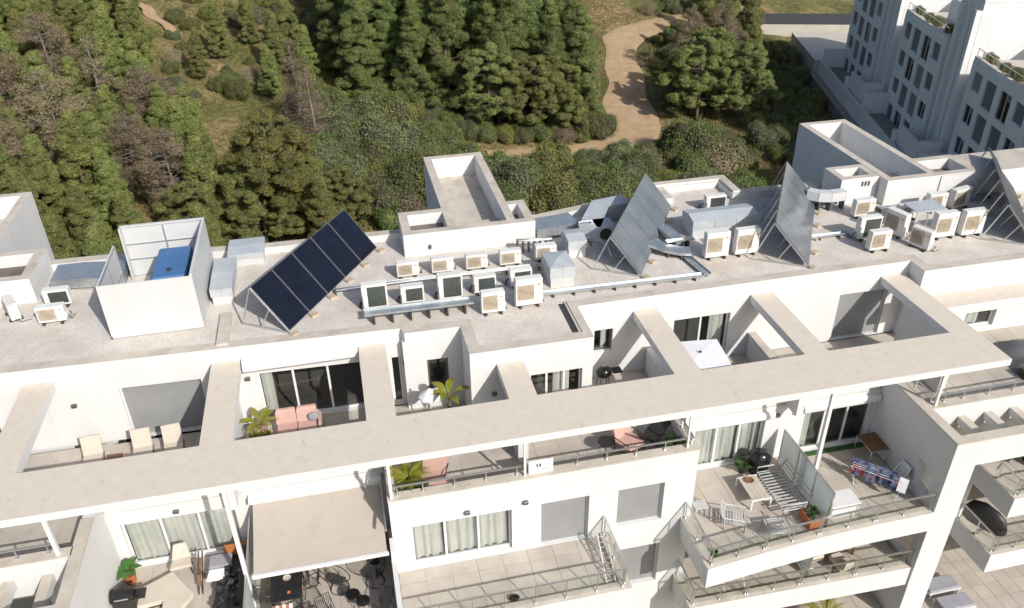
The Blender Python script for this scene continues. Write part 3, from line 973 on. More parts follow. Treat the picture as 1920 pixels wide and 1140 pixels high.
# right wing balconies
def wing_balcony(zc):
    MB().box(21.96, 22.30, 16.95, 18.95, zc - 0.95, zc).build('terrace_edge', ['plaster', 'coping_stone'], BLD, top=1)
    MB().box(22.301, 36, 16.95, 17.28, zc - 0.95, zc).build('terrace_edge', ['plaster', 'coping_stone'], BLD, top=1)
    tiled(22.301, 30.0, 17.281, 21.1, zc - 0.15, 0.93, 0.93)
    railing([(22.1, 17.1), (30, 17.1)], zc, zc + 0.74)
    railing([(22.1, 17.1), (22.1, 18.9)], zc, zc + 0.74)
    MB().box(21.96, 22.2, 18.951, 21.1, zc - 0.95, zc + 2.1).build('bay_side_wall', ['plaster'], BLD)
wing_balcony(-5.75)
wing_balcony(-8.69)
tiled(19.75, 32, 14.6, 21.1, ZF[3], 0.62, 0.62)

# left wing: cross wall, wing wall, small beams, front beam
MB().box(-9.2, -8.85, 15.2, 20.98, -14.8, -2.652).build('wing_wall', ['plaster'], BLD)
MB().box(-9.215, -8.835, 15.2, 20.3, -2.65, -2.6).build('coping', ['coping_stone'], BLD)
MB().box(-19, -9.217, 16.75, 17.1, -3.7, -2.652).build('front_beam', ['plaster'], BLD)
MB().box(-19, -9.217, 16.73, 17.12, -2.65, -2.6).build('coping', ['coping_stone'], BLD)
for k in range(7):
    x = -10.12 - k * 1.07
    MB().box(x, x + 0.3, 17.101, 18.868, -3.5, -3.2).build('small_beam', ['plaster', 'coping_stone'], BLD, top=1)
wall(mb := MB(), (-19, 18.87), (-9.2, 18.87), -14.8, -3.601, 0.2, [(5.4, 8.8, -5.9, -4.0)])
mb.build('cross_wall', ['plaster'], BLD)
MB().box(-19, -9.21, 15, 18.86, -6.2, -5.9).build('lower_floor', ['plaster', 'tile'], BLD, top=1)

# left terraces
tiled(-8.84, -0.13, 14.8, 21.1, ZF[1], 0.9, 0.9)
MB().box(-8.84, -0.13, 14.2, 14.79, -6.6, -5.7).build('terrace_edge', ['plaster', 'coping_stone'], BLD, top=1)
# frosted glass dividers
def divider(x, ys, z0, z1, m='glass_frost'):
    fr = MB()
    for y in ys:
        fr.box(x - 0.025, x + 0.025, y - 0.025, y + 0.025, z0, z1)
    for a, b in zip(ys, ys[1:]):
        fr.box(x - 0.02, x + 0.02, a + 0.026, b - 0.026, z1 - 0.04, z1)
        fr.box(x - 0.02, x + 0.02, a + 0.026, b - 0.026, z0 + 0.06, z0 + 0.10)
    d = fr.build('terrace_divider', ['alu'], BLD)
    for a, b in zip(ys, ys[1:]):
        MB().box(x - 0.006, x + 0.006, a + 0.03, b - 0.03, z0 + 0.11, z1 - 0.05).build('glass_pane', [m], d)
divider(14.82, [17.45, 18.55, 19.7, 20.85], -5.9, -4.28)
divider(-4.56, [16.2, 17.4, 18.5], -5.9, -4.3)
divider(-4.56, [18.75, 19.9, 21.0], -5.9, -4.3)
divider(14.82, [17.7, 18.9, 20.0, 21.0], -8.84, -7.2)
MB().box(-0.11, 0.03, 18.3, 18.86, -5.9, -4.2).build('divider_wall', ['plaster'], BLD)

# stair towers: T shaped, open-topped
def stair_tower(x0, x1, xa, xb, y0, y1, y2, zt, wings, deep=1.0):
    t = 0.36
    mb = MB()
    zfl = zt - 0.62
    def ringwall(X0, X1, Y0, Y1):
        mb.box(X0, X1, Y0, Y0 + t, -0.02, zt); mb.box(X0, X1, Y1 - t, Y1, -0.02, zt)
        mb.box(X0, X0 + t, Y0 + t, Y1 - t, -0.02, zt); mb.box(X1 - t, X1, Y0 + t, Y1 - t, -0.02, zt)
    ringwall(xa, xb, y0, y2)
    tw = None
    for (a, b) in wings:
        mb.box(a, b, y0, y0 + t, -0.02, zt); mb.box(a, b, y1 - t, y1, -0.02, zt)
        if a < xa: mb.box(a, a + t, y0 + t, y1 - t, -0.02, zt)
        else: mb.box(b - t, b, y0 + t, y1 - t, -0.02, zt)
    tw = mb.build('stair_tower', ['plaster', 'coping_stone'], BLD, top=1)
    MB().box(xa + t, xb - t, y0 + t, y2 - t, -3.0, zt - deep).build('tower_floor', ['coping_stone'], tw)
    MB().box(xa + 0.01, xb - 0.01, y1, y2 - 0.01, -18, -0.03).build('tower_base', ['plaster'], tw)
    for (a, b) in wings:
        aa, bb = (a + t, b) if a < xa else (a, b - t)
        MB().box(aa, bb, y0 + t, y1 - t, -0.02, zt - 0.5).build('light_well', ['pit_dark'], tw)
    return tw
tw1 = stair_tower(1.95, 7.42, 3.81, 6.65, 29.74, 31.9, 37.88, 1.0, [(1.95, 3.809), (6.651, 7.42)])
tw0 = stair_tower(-18.2, -11.9, -16.6, -13.95, 29.6, 32.1, 38.2, 1.02, [(-18.2, -16.601), (-13.949, -11.9)])
tw2 = stair_tower(23.42, 28.1, 23.42, 26.03, 29.36, 31.4, 37.1, 1.2, [(26.031, 28.1)], 1.9)
MB().box(26.1, 33.5, 29.30, 29.358, -0.02, 1.15).build('tower_front', ['plaster', 'coping_stone'], tw2, top=1)
MB().box(28.101, 33.5, 29.36, 31.4, -0.02, 1.15).build('tower_front', ['plaster', 'coping_stone'], tw2, top=1)
mb = MB()
for b in ((21.53, 23.38, 29.95, 30.25), (21.53, 23.38, 31.1, 31.4), (21.53, 21.83, 30.251, 31.099), (23.08, 23.38, 30.251, 31.099)):
    mb.box(*b, -0.02, 1.2)
pod = mb.build('tower_pod', ['plaster', 'coping_stone'], tw2, top=1)
MB().box(21.83, 23.08, 30.25, 31.1, -0.02, 0.8).build('light_well', ['concrete_block'], tw2)
mb = MB()
for k in range(3):
    mb.box(22.55 + k * 0.16, 22.63 + k * 0.16, 29.92, 29.949, 0.80, 1.02)
mb.build('vent_grille', ['alu_dark'], tw2)
for tw, x, y in ((tw1, 2.95, 29.735), (tw0, -12.9, 29.595)):
    MB().box(x, x + 0.1, y - 0.09, y, 0.30, 0.46).build('bulkhead_light', ['alu_dark'], tw)
# raised roof bay at the back, roof drain slot, plinth strip
mb = MB()
mb.box(14.0, 17.6, 33.15, 33.5, 0.301, 0.42); mb.box(17.25, 17.6, 31.7, 33.149, 0.301, 0.42)
mb.build('bay_parapet', ['plaster', 'coping_stone'], roof, top=1)
MB().box(7.04, 7.34, 22.66, 24.74, 0.0, 0.012).build('drain_slot', ['rubber'], roof)
mb = MB()
mb.box(7.35, 7.42, 22.66, 24.74, 0.0, 0.09)
mb.build('drain_kerb', ['coping_stone'], roof)
MB().box(-5.06, -4.66, 24.85, 26.92, 0.0, 0.13).build('plinth_strip', ['coping_stone'], roof)

# ------------------------------------------------------------------ air conditioners
def ac_unit(w, h, d, rear=False, badge=True):
    """outdoor unit, local frame: fan side looks to -y, origin on the roof below its middle"""
    key = (round(w, 2), round(h, 2), rear)
    t = thing('air_conditioner', 'x', 'air conditioner')
    z0 = 0.11
    mb = MB().bevbox(-w / 2, w / 2, -d / 2, d / 2, z0, z0 + h, 0.02)
    case = mb.build('casing', ['ac_white'], t, local=True)
    y = -d / 2
    if not rear:
        gw = min(w * 0.62, 0.66); gh = min(h * 0.74, 0.62)
        cx = -w / 2 + 0.06 + gw / 2; cz = z0 + h * 0.5
        mb = MB()
        mb.box(cx - gw / 2, cx + gw / 2, y - 0.012, y + 0.002, cz - gh / 2, cz + gh / 2)
        g = mb.build('fan_grille', ['ac_grille'], t, local=True)
        r = min(gw, gh) / 2 - 0.02
        mb = MB()
        for q in (1.0, 0.72, 0.42):
            mb.tube([(cx + r * q * math.cos(a * math.pi / 8), y - 0.02, cz + r * q * math.sin(a * math.pi / 8)) for a in range(16)], 0.008, 4, closed=True)
        for k in range(6):
            a = k * math.pi / 6
            mb.bar((cx - r * math.cos(a), y - 0.02, cz - r * math.sin(a)), (cx + r * math.cos(a), y - 0.02, cz + r * math.sin(a)), 0.008)
        mb.build('guard_wires', ['ac_grille'], g, local=True)
        if badge:
            MB().box(w / 2 - 0.19, w / 2 - 0.09, y - 0.006, y + 0.002, z0 + h * 0.74, z0 + h * 0.80).build('badge', ['ac_badge'], t, local=True)
        MB().box(w / 2 - 0.012, w / 2 + 0.03, -0.08, 0.10, z0 + 0.08, z0 + h * 0.42).build('valve_cover', ['ac_white'], t, local=True)
    else:
        mb = MB().box(-w / 2 + 0.22 * w, w / 2 - 0.06, y - 0.006, y + 0.002, z0 + 0.07, z0 + h - 0.08)
        c = mb.build('coil', ['ac_coil'], t, local=True)
        m2 = MB()
        n = max(4, int(w / 0.14))
        for k in range(1, n):
            x = -w / 2 + 0.22 * w + (0.78 * w - 0.06) * k / n
            m2.box(x - 0.004, x + 0.004, y - 0.014, y - 0.0061, z0 + 0.07, z0 + h - 0.08)
        n = max(3, int(h / 0.14))
        for k in range(1, n):
            z = z0 + 0.07 + (h - 0.15) * k / n
            m2.box(-w / 2 + 0.22 * w, w / 2 - 0.06, y - 0.022, y - 0.0141, z - 0.004, z + 0.004)
        m2.build('guard_wires', ['alu_dark'], c, local=True)
        MB().box(-w / 2 + 0.03, -w / 2 + 0.16, y - 0.05, y + 0.002, z0 + 0.10, z0 + h * 0.6).build('valve_cover', ['ac_white'], t, local=True)
    hs = -1 if rear else 1
    MB().tube([(hs * (w / 2 + 0.01), 0.02, z0 + 0.22), (hs * (w / 2 + 0.07), 0.06, z0 + 0.20), (hs * (w / 2 + 0.10), 0.12, 0.06), (hs * (w / 2 + 0.06), 0.35, 0.035), (hs * (w / 2 - 0.08), 0.62, 0.03)], 0.022, 6).build('refrigerant_pipe', ['rubber' if rear else 'alu_light'], t, local=True)
    MB().tube([(hs * (w / 2 + 0.01), -0.02, z0 + 0.16), (hs * (w / 2 + 0.06), -0.03, z0 + 0.02), (hs * (w / 2 + 0.12), 0.10, 0.02), (hs * (w / 2 + 0.16), 0.45, 0.02)], 0.010, 5).build('cable', ['rubber'], t, local=True)
    for sx in (-1, 1):
        MB().box(sx * w * 0.33 - 0.04, sx * w * 0.33 + 0.04, -d / 2 - 0.07, d / 2 + 0.06, 0.0, z0 - 0.001).build('rubber_foot', ['rubber'], t, local=True)
    return t

def place(t, x, y, label, rz=0.0, d=0.33, group=None, z=0.0):
    c = Vector((0, d / 2, 0))
    c.rotate(Matrix.Rotation(rz, 3, 'Z'))
    t.location = (x + c.x, y + c.y, z)
    t.rotation_euler = (0, 0, rz)
    t['label'] = label
    if group: t['group'] = group
    return t

AG = 'air conditioners on the roof'
small_f = ac_unit(0.86, 0.57, 0.33); small_used = [False]
protos = {}
def put_ac(kind, x, y, label, rz=0.0):
    """kind: (width, height, rear)"""
    if kind not in protos:
        protos[kind] = ac_unit(*kind[:2], 0.33, kind[2])
        t = protos[kind]
    else:
        t = copy_tree(protos[kind])
    return place(t, x, y, label, rz, group=AG)
for o in [small_f] + list(small_f.children_recursive): bpy.data.objects.remove(o)
S, M_, Lg = (0.86, 0.57, False), (0.90, 0.80, False), (1.0, 1.06, False)
SR, LR = (0.86, 0.66, True), (0.92, 0.97, True)
put_ac(S, 1.90, 28.0, 'first small air conditioner from the left in the row against the central stair tower')
put_ac(S, 3.26, 28.0, 'second small air conditioner from the left in the row against the central stair tower')
put_ac(S, 4.61, 27.96, 'third small air conditioner from the left in the row against the central stair tower')
put_ac(S, 5.97, 27.96, 'fourth small air conditioner from the left in the row against the central stair tower')
put_ac(S, 7.45, 28.05, 'small air conditioner half hidden behind the silver box with a pitched lid')
put_ac(LR, 0.48, 25.94, 'tall air conditioner with dark coil at the left end of the wide cable tray')
put_ac(SR, 1.85, 26.0, 'low air conditioner with dark coil between the two tall ones behind the cable tray')
put_ac(LR, 3.25, 25.94, 'tall air conditioner with dark coil at the right end of the wide cable tray')
put_ac(SR, 4.58, 26.1, 'low air conditioner with dark coil behind the small unit with a beige fan')
put_ac(SR, 6.0, 26.25, 'low air conditioner almost hidden behind the tall unit in the front row')
put_ac((0.86, 0.80, False), 4.60, 24.64, 'air conditioner with beige fan standing alone near the front coping')
put_ac(Lg, 5.97, 24.82, 'tall air conditioner with beige fan beside the silver box with a pitched lid')
put_ac((0.95, 0.74, False), 21.9, 28.46, 'air conditioner right in front of the small pod of the right stair tower')
put_ac((0.98, 0.94, True), 20.87, 26.52, 'air conditioner with dark green coil at the left of the right hand cluster')
put_ac(M_, 20.72, 25.52, 'low air conditioner in front of the one with the green coil')
put_ac(Lg, 23.95, 25.88, 'tall air conditioner with beige fan under the metal cover of the right cluster')
put_ac(Lg, 25.2, 25.80, 'tall air conditioner with beige fan beside the rightmost solar frame')
put_ac((0.9, 0.78, False), 25.25, 28.15, 'air conditioner against the white wall of the right stair tower, left of two')
put_ac((0.98, 0.85, False), 26.5, 28.2, 'air conditioner against the white wall of the right stair tower, right of two', R(12))
put_ac((0.9, 0.62, False), 23.55, 27.75, 'low air conditioner half hidden behind the sideways units of the right cluster')
put_ac((0.95, 1.0, False), 22.05, 26.65, 'tall air conditioner turned sideways with its dark fan facing left', R(-72))
put_ac((0.86, 0.78, False), 22.35, 25.35, 'small air conditioner turned sideways nearest the front of the right cluster', R(-66))
put_ac((0.94, 0.60, False), -10.93, 27.8, 'air conditioner with beige fan in front of the left stair tower')
put_ac((0.9, 0.62, True), -11.0, 29.0, 'air conditioner with dark coil behind the unit by the left stair tower')
put_ac((0.9, 0.62, False), -12.6, 28.6, 'air conditioner cut off by the left edge of the picture', R(-62))
put_ac(Lg, 14.12, 26.55, 'left one of two tall air conditioners in front of the long metal box')
put_ac(Lg, 15.40, 26.52, 'right one of two tall air conditioners in front of the long metal box')
put_ac((0.97, 0.6, True), 15.97, 30.72, 'air conditioner with dark coil in the raised roof bay at the back')

# metal cover lying across two units of the right cluster
mb = MB()
mb.box(22.7, 24.1, 26.25, 27.25, 1.15, 1.19)
mb.box(22.74, 22.78, 26.3, 26.34, 0.0, 1.149); mb.box(22.74, 22.78, 27.15, 27.19, 0.0, 1.149); mb.box(24.02, 24.06, 27.15, 27.19, 0.0, 1.149); mb.box(24.02, 24.06, 26.3, 26.34, 0.0, 1.149)
single(mb, 'metal_cover', ['galv_matte'], 'flat galvanised metal cover on legs amid the right hand air conditioners', 'cover', (23.4, 26.75, 0))

# ------------------------------------------------------------------ solar arrays
def solar_array(foot, length, tilt_w, zt, n, label, braces=6, cell='solar_cell'):
    fx, fy = foot
    t = thing('solar_array', label, 'solar panel', (fx, fy, 0), 0, 'tilted solar arrays on the roof')
    e = Vector((0.532, 0.847, 0))                # along the foot
    q = Vector((-0.847, 0.532, 0))               # back, towards the high edge
    o = Vector((fx, fy, 0.12))
    up = (q * tilt_w + Vector((0, 0, zt - 0.12)))
    sl = up.length; up.normalize()
    nrm = e.cross(up); 
    if nrm.z < 0: nrm = -nrm
    w = length / n
    fh = 0.05 if cell == 'solar_cell' else 0.0465
    for i in range(n):
        a = o + e * (w * i + 0.012); b = o + e * (w * (i + 1) - 0.012)
        def P(p, s, h): return p + up * s + nrm * h
        mb = MB()
        f = 0.02
        for (p, q1, s0, s1) in ((a, a + e * f, 0, sl), (b - e * f, b, 0, sl), (a + e * f, b - e * f, 0, f), (a + e * f, b - e * f, sl - f, sl)):
            vs = [P(p, s0, 0), P(q1, s0, 0), P(q1, s1, 0), P(p, s1, 0), P(p, s0, fh), P(q1, s0, fh), P(q1, s1, fh), P(p, s1, fh)]
            mb.add(vs, [(3, 2, 1, 0), (4, 5, 6, 7), (0, 1, 5, 4), (1, 2, 6, 5), (2, 3, 7, 6), (3, 0, 4, 7)])
        pn = mb.build('panel', ['panel_frame' if cell == 'solar_cell' else 'solar_sheen'], t)
        mg = MB()
        a2, b2 = a + e * f, b - e * f
        vs = [P(a2, f, 0.006), P(b2, f, 0.006), P(b2, sl - f, 0.006), P(a2, sl - f, 0.006), P(a2, f, 0.046), P(b2, f, 0.046), P(b2, sl - f, 0.046), P(a2, sl - f, 0.046)]
        mg.add(vs, [(3, 2, 1, 0), (4, 5, 6, 7), (0, 1, 5, 4), (1, 2, 6, 5), (2, 3, 7, 6), (3, 0, 4, 7)])
        mg.build('glass_cells', [cell], pn)
    for i in range(braces):
        p = o + e * (0.02 + (length - 0.04) * i / (braces - 1)) - nrm * 0.025
        top = p + up * (sl - 0.03)
        foot_b = Vector((top.x, top.y, 0.05)) + q * 0.62
        mb = MB()
        mb.bar(p + up * 0.02, top, 0.045)
        mb.bar(top, foot_b, 0.045)
        mid = p + up * sl * 0.5
        mb.bar(mid, Vector((mid.x, mid.y, 0.06)) + q * 0.45, 0.035)
        mb.bar(Vector((p.x, p.y, 0.06)), foot_b, 0.045)
        mb.build('support_frame', ['alu'], t)
        fb = MB()
        c = Vector((p.x, p.y, 0)) - q * 0.22
        fb.box(c.x - 0.14, c.x + 0.14, c.y - 0.11, c.y + 0.11, 0, 0.09, rot=Matrix.Rotation(0.55, 3, 'Z'))
        fb.build('ballast_block', ['concrete_block'], t)
    mb = MB()
    for s_ in (0.25, 0.75):
        p = o + up * sl * s_ - nrm * 0.03
        mb.bar(p, p + e * length, 0.04)
    mb.build('mounting_rail', ['alu'], t)
    return t
solar_array((-2.62, 25.1), 6.55, 1.32, 1.66, 5, 'dark blue tilted solar array beside the white open-topped cabinet')
solar_array((10.66, 25.9), 6.45, 1.28, 1.58, 5, 'greyish tilted solar array between the silver box and the long metal box', cell='solar_sheen')
solar_array((17.27, 25.02), 6.5, 1.5, 1.75, 5, 'tilted solar array on a tall strutted frame in front of the right stair tower', cell='solar_sheen')
solar_array((27.05, 24.4), 6.5, 1.36, 1.7, 5, 'steep solar array cut by the right edge of the picture', cell='solar_matte')

# ------------------------------------------------------------------ white open-topped cabinet with door leaf, blue tank inside
cb = thing('roof_cabinet', 'tall white sheet metal cabinet open at the top with hinged door leaf', 'cabinet', (-7.1, 28.5, 0))
x0, x1, y0, y1, h = -8.67, -5.58, 26.25, 30.85, 2.13
mb = MB().box(x0, x1, y0, y0 + 0.04, 0.03, h); mb.build('front_panel', ['white_sheet'], cb)
MB().box(x1 - 0.04, x1, y0 + 0.041, y1, 0.03, h).build('side_panel', ['white_sheet'], cb)
bp_ = MB().box(x0, x1 - 0.041, y1 - 0.04, y1, 0.03, h).build('back_panel', ['white_sheet'], cb)
mb = MB()
for z in (0.75, 1.4): mb.box(x0 + 0.04, x1 - 0.06, y1 - 0.08, y1 - 0.041, z - 0.02, z + 0.02)
mb.box((x0 + x1) / 2 - 0.02, (x0 + x1) / 2 + 0.02, y1 - 0.082, y1 - 0.0415, 0.05, h - 0.05)
mb.build('stiffener', ['galv'], bp_)
mb = MB()
mb.box(x0, x1, y1 - 0.10, y1 + 0.02, h + 0.001, h + 0.06); mb.box(x1 - 0.08, x1 + 0.02, y0 + 0.041, y1 - 0.101, h + 0.001, h + 0.06)
mb.build('top_rim', ['white_sheet'], cb)
MB().box(x0, x0 + 0.06, y1 - 0.35, y1 - 0.101, 0.03, h + 0.06).build('corner_post', ['white_sheet'], cb)
# door leaf standing open along the left side
mb = MB()
hx, hy = x0 + 0.02, y0 + 0.06
for a, b, z0_, z1_ in ((0, 3.0, 0.05, 2.12),):
    mb.box(hx - 0.02, hx + 0.02, hy + a, hy + b, z0_, z1_)
mb2 = MB()
for z in (0.08, 1.0, 2.06): mb2.box(hx + 0.021, hx + 0.06, hy, hy + 3.0, z - 0.03, z + 0.03)
for y in (hy + 0.03, hy + 1.5, hy + 2.94): mb2.box(hx + 0.0215, hx + 0.058, y, y + 0.05, 0.12, 0.96); mb2.box(hx + 0.0215, hx + 0.058, y, y + 0.05, 1.04, 2.02)
leaf = mb.build('door_leaf', ['white_sheet'], cb)
mb2.build('door_frame', ['galv'], leaf)
MB().box(x0 - 0.02, x0 + 0.03, y0 - 0.02, y0 + 0.03, 0, 0.10).build('hinge_foot', ['alu_dark'], cb)
tk = thing('water_tank', 'blue rectangular tank inside the white roof cabinet', 'tank', (-6.65, 28.6, 0))
mb = MB().bevbox(-7.25, -6.05, 27.5, 29.85, 0.12, 1.55, 0.06)
tb = mb.build('tank_body', ['blue_tank'], tk)
m2 = MB()
m2.cyl((-6.65, 28.0, 1.55), (-6.65, 28.0, 1.60), 0.09, n=12)
m2.build('filler_cap', ['rubber'], tk)
m2 = MB()
for k in range(4):
    m2.box(-7.0 + k * 0.2, -6.96 + k * 0.2, 27.6, 29.75, 1.5505, 1.558)
m2.build('lid_rib', ['blue_tank'], tk)
mb = MB()
mb.box(-7.2, -6.1, 27.6, 27.75, 0, 0.119); mb.box(-7.2, -6.1, 29.6, 29.75, 0, 0.119)
mb.build('support_block', ['concrete_block'], tk)

# ------------------------------------------------------------------ boxes, ducts, trays
def lidded_box(name, label, x0, x1, y0, y1, zb, zt, ridge=0.14, axis='x', cat='box', body='white_sheet'):
    t = thing(name, label, cat, ((x0 + x1) / 2, (y0 + y1) / 2, 0))
    MB().box(x0 + 0.04, x1 - 0.04, y0 + 0.04, y1 - 0.04, 0, zb).build('base', [body], t)
    mb = MB()
    zs = zt - ridge
    mb.box(x0, x1, y0, y1, zb + 0.001, zs)
    xm, ym = (x0 + x1) / 2, (y0 + y1) / 2
    if axis == 'p':
        mb.add([(x0, y0, zs + .001), (x1, y0, zs + .001), (x1, y1, zs + .001), (x0, y1, zs + .001), (xm, ym, zt)], [(0, 1, 4), (1, 2, 4), (2, 3, 4), (3, 0, 4)])
    elif axis == 'x':
        mb.add([(x0, y0, zs + .001), (x1, y0, zs + .001), (x1, y1, zs + .001), (x0, y1, zs + .001), (x0, ym, zt), (x1, ym, zt)], [(0, 1, 5, 4), (2, 3, 4, 5), (1, 2, 5), (3, 0, 4)])
    mb.build('lid', ['galv_matte'], t)
    m2 = MB()
    k = max(1, int((x1 - x0) / 1.0))
    for i in range(1, k + 1):
        x = x0 + (x1 - x0) * i / (k + 1)
        m2.box(x - 0.01, x + 0.01, y0 - 0.004, y0 - 0.0005, zb + 0.01, zs - 0.01)
    m2.build('seam', ['alu'], t)
    return t
lidded_box('vent_box', 'white vent box with pitched silver lid right of the air conditioner rows', 7.04, 8.02, 25.9, 27.2, 0.42, 0.98, 0.12, 'p')
lidded_box('vent_box', 'small silver box with tilted lid behind the white vent box', 8.35, 9.12, 28.0, 29.1, 0.4, 0.86, 0.1, 'x')
lidded_box('duct_housing', 'long low metal housing with ridged grey lid behind two air conditioners', 13.82, 16.75, 28.35, 29.5, 0.45, 0.95, 0.12, 'x')
lidded_box('duct_housing', 'grey metal cabinet running back beside the white open-topped cabinet', -5.42, -4.62, 27.72, 30.2, 0.35, 0.72, 0.05, 'x')
lidded_box('duct_housing', 'pale blue metal cabinet by the rear parapet left of the solar array', -5.0, -3.6, 30.6, 32.0, 0.32, 0.60, 0.06, 'x')

def duct(name, label, pts, w, h, m='galv', legs=True, cat='duct', seams=True):
    """rectangular sheet metal duct along a centre line (x, y, z of its bottom)"""
    t = thing(name, label, cat, (pts[0][0], pts[0][1], 0))
    rings = []
    P_ = [Vector(p) for p in pts]
    for i, p in enumerate(P_):
        d = (P_[min(i + 1, len(P_) - 1)] - P_[max(i - 1, 0)]); d.z = 0; d.normalize()
        s = Vector((d.y, -d.x, 0)) * w / 2
        rings.append([p - s, p + s, p + s + Vector((0, 0, h)), p - s + Vector((0, 0, h))])
    MB().loft(rings).build('duct_body', [m], t)
    if seams:
        for i in range(1, len(P_)):
            mb = MB()
            c = rings[i]
            cen = sum(c, Vector()) / 4
            d = (P_[i] - P_[i - 1]).normalized() * 0.015
            big = [cen + (q - cen) * 1.04 for q in c]
            mb.loft([[q - d for q in big], [q + d for q in big]])
            mb.build('flange', [m], t)
    if legs:
        mb = MB()
        for i, p in enumerate(P_):
            if p.z > 0.03:
                mb.box(p.x - 0.03, p.x + 0.03, p.y - w * 0.4, p.y + w * 0.4, 0, p.z)
        mb.build('support', ['alu_dark'], t)
    return t
duct('air_duct', 'wide flat galvanised duct between the left stair tower and the open-topped cabinet', [(-11.5, 30.9, 0.08), (-10.6, 30.9, 0.08), (-9.7, 30.75, 0.08), (-8.9, 30.8, 0.08)], 1.35, 0.4)
duct('air_duct', 'bent galvanised duct behind the right corner of the central stair tower', [(7.5, 30.4, 0.1), (8.4, 30.45, 0.1), (9.3, 30.6, 0.1)], 1.1, 0.42)
duct('air_duct', 'curved flat duct emerging from under the middle solar array', [(11.8, 28.0, 0.28), (12.3, 27.35, 0.26), (12.75, 27.05, 0.24), (13.15, 26.95, 0.22)], 0.62, 0.10)
duct('air_duct', 'short straight duct beside the middle solar array running to the housing', [(12.85, 29.2, 0.2), (12.95, 28.5, 0.2), (13.1, 27.75, 0.2)], 0.5, 0.16)
duct('air_duct', 'curved white duct wrapping the small pod of the right stair tower', [(20.05, 30.1, 0.45), (20.4, 29.75, 0.45), (20.85, 29.6, 0.45), (21.5, 29.62, 0.45)], 0.42, 0.42, 'white_sheet')
duct('air_duct', 'wide duct elbow in the shade behind the middle solar array', [(9.6, 29.2, 0.05), (10.1, 30.1, 0.05), (10.7, 31.2, 0.05), (11.9, 31.4, 0.05)], 0.9, 0.7, 'galv_matte')

def tray(label, p0, p1, w, z, n, name='cable_tray'):
    """ladder tray with side lips on little feet"""
    t = thing(name, label, 'cable tray', (p0[0], p0[1], 0))
    a = Vector((*p0, z)); b = Vector((*p1, z)); d = (b - a).normalized(); s = Vector((d.y, -d.x, 0))
    mb = MB().bar(a, b, w, 0.02)
    mb.bar(a + s * (w / 2 + 0.008) + Vector((0, 0, 0.03)), b + s * (w / 2 + 0.008) + Vector((0, 0, 0.03)), 0.014, 0.08)
    mb.bar(a - s * (w / 2 + 0.008) + Vector((0, 0, 0.03)), b - s * (w / 2 + 0.008) + Vector((0, 0, 0.03)), 0.014, 0.08)
    mb.build('tray', ['galv'], t)
    for i in range(n):
        p = a.lerp(b, (i + 0.5) / n)
        MB().box(p.x - 0.035, p.x + 0.035, p.y - w / 2 - 0.10, p.y + w / 2 + 0.05, 0, z - 0.011, rot=None).build('foot', ['rubber'], t)
    return t
tray('wide galvanised cable tray in front of the coil units near the front coping', (0.02, 25.28), (3.95, 25.22), 0.42, 0.34, 6)
tray('long narrow galvanised tray along the front coping below the middle solar array', (6.6, 25.45), (13.0, 25.32), 0.24, 0.10, 8)
tray('short cable tray from the two tall air conditioners to the middle array', (12.4, 27.70), (13.6, 27.68), 0.16, 0.42, 2)
tray('ladder tray slanting down to the front coping right of the middle array', (12.95, 26.9), (13.18, 25.3), 0.28, 0.10, 3)
tray('narrow tray along the right cluster of air conditioners', (17.6, 27.2), (20.3, 27.15), 0.18, 0.10, 3)

def pipes(label, pts, n, gap, r, z):
    t = thing('pipe_run', label, 'pipes', (pts[0][0], pts[0][1], 0))
    for k in range(n):
        MB().tube([(p[0], p[1] + (k - n / 2) * gap, z) for p in pts], r, 6).build('pipe', ['galv' if k % 2 else 'white_paint'], t)
    for i in range(7):
        s = i / 6
        x = pts[0][0] * (1 - s) + pts[-1][0] * s; y = pts[0][1] * (1 - s) + pts[-1][1] * s
        mb = MB().box(x - 0.02, x + 0.02, y - n * gap * 0.7, y + n * gap * 0.7, 0, z - r)
        mb.build('pipe_bracket', ['alu_dark'], t)
pipes('bundle of insulated pipes running between the two air conditioner rows', [(-0.9, 27.5), (2, 27.55), (5, 27.5), (7.0, 27.5)], 3, 0.09, 0.03, 0.22)
pipes('thin white pipes behind the small unit by the silver box', [(6.5, 29.1), (7.0, 29.0), (7.9, 28.95)], 2, 0.1, 0.04, 0.55)
pipes('pipes along the right stair tower behind the air conditioners', [(22.9, 28.9), (25, 28.9), (28.5, 28.95)], 3, 0.09, 0.03, 0.2)

# flues and small stands in the shade behind the middle array
fl = thing('vent_pipes', 'white square pipe frame in the shade behind the small silver box', 'pipes', (9.4, 29.3, 0))
mb = MB()
mb.tube([(9.2, 29.35, 0), (9.2, 29.35, 0.9), (9.75, 29.4, 0.9), (9.75, 29.4, 0.2)], 0.045, 8)
mb.build('pipe', ['white_paint'], fl)
mb = MB().tube([(9.25, 28.6, 0.55), (9.7, 28.5, 0.55), (10.0, 27.9, 0.4), (10.05, 27.5, 0.1)], 0.05, 8)
mb.build('pipe', ['galv'], fl)
for x, y, lb in ((9.75, 29.0, 'round black fan opening in the shade behind the middle array'),):
    t = thing('roof_fan', lb, 'fan', (x + 0.5, y, 0))
    MB().bevbox(x + 0.1, x + 0.9, y, y + 0.8, 0, 0.75, 0.03).build('housing', ['galv_matte'], t)
    MB().cyl((x + 0.5, y - 0.02, 0.4), (x + 0.5, y + 0.02, 0.4), 0.26, n=16).build('fan_mouth', ['rubber'], t)

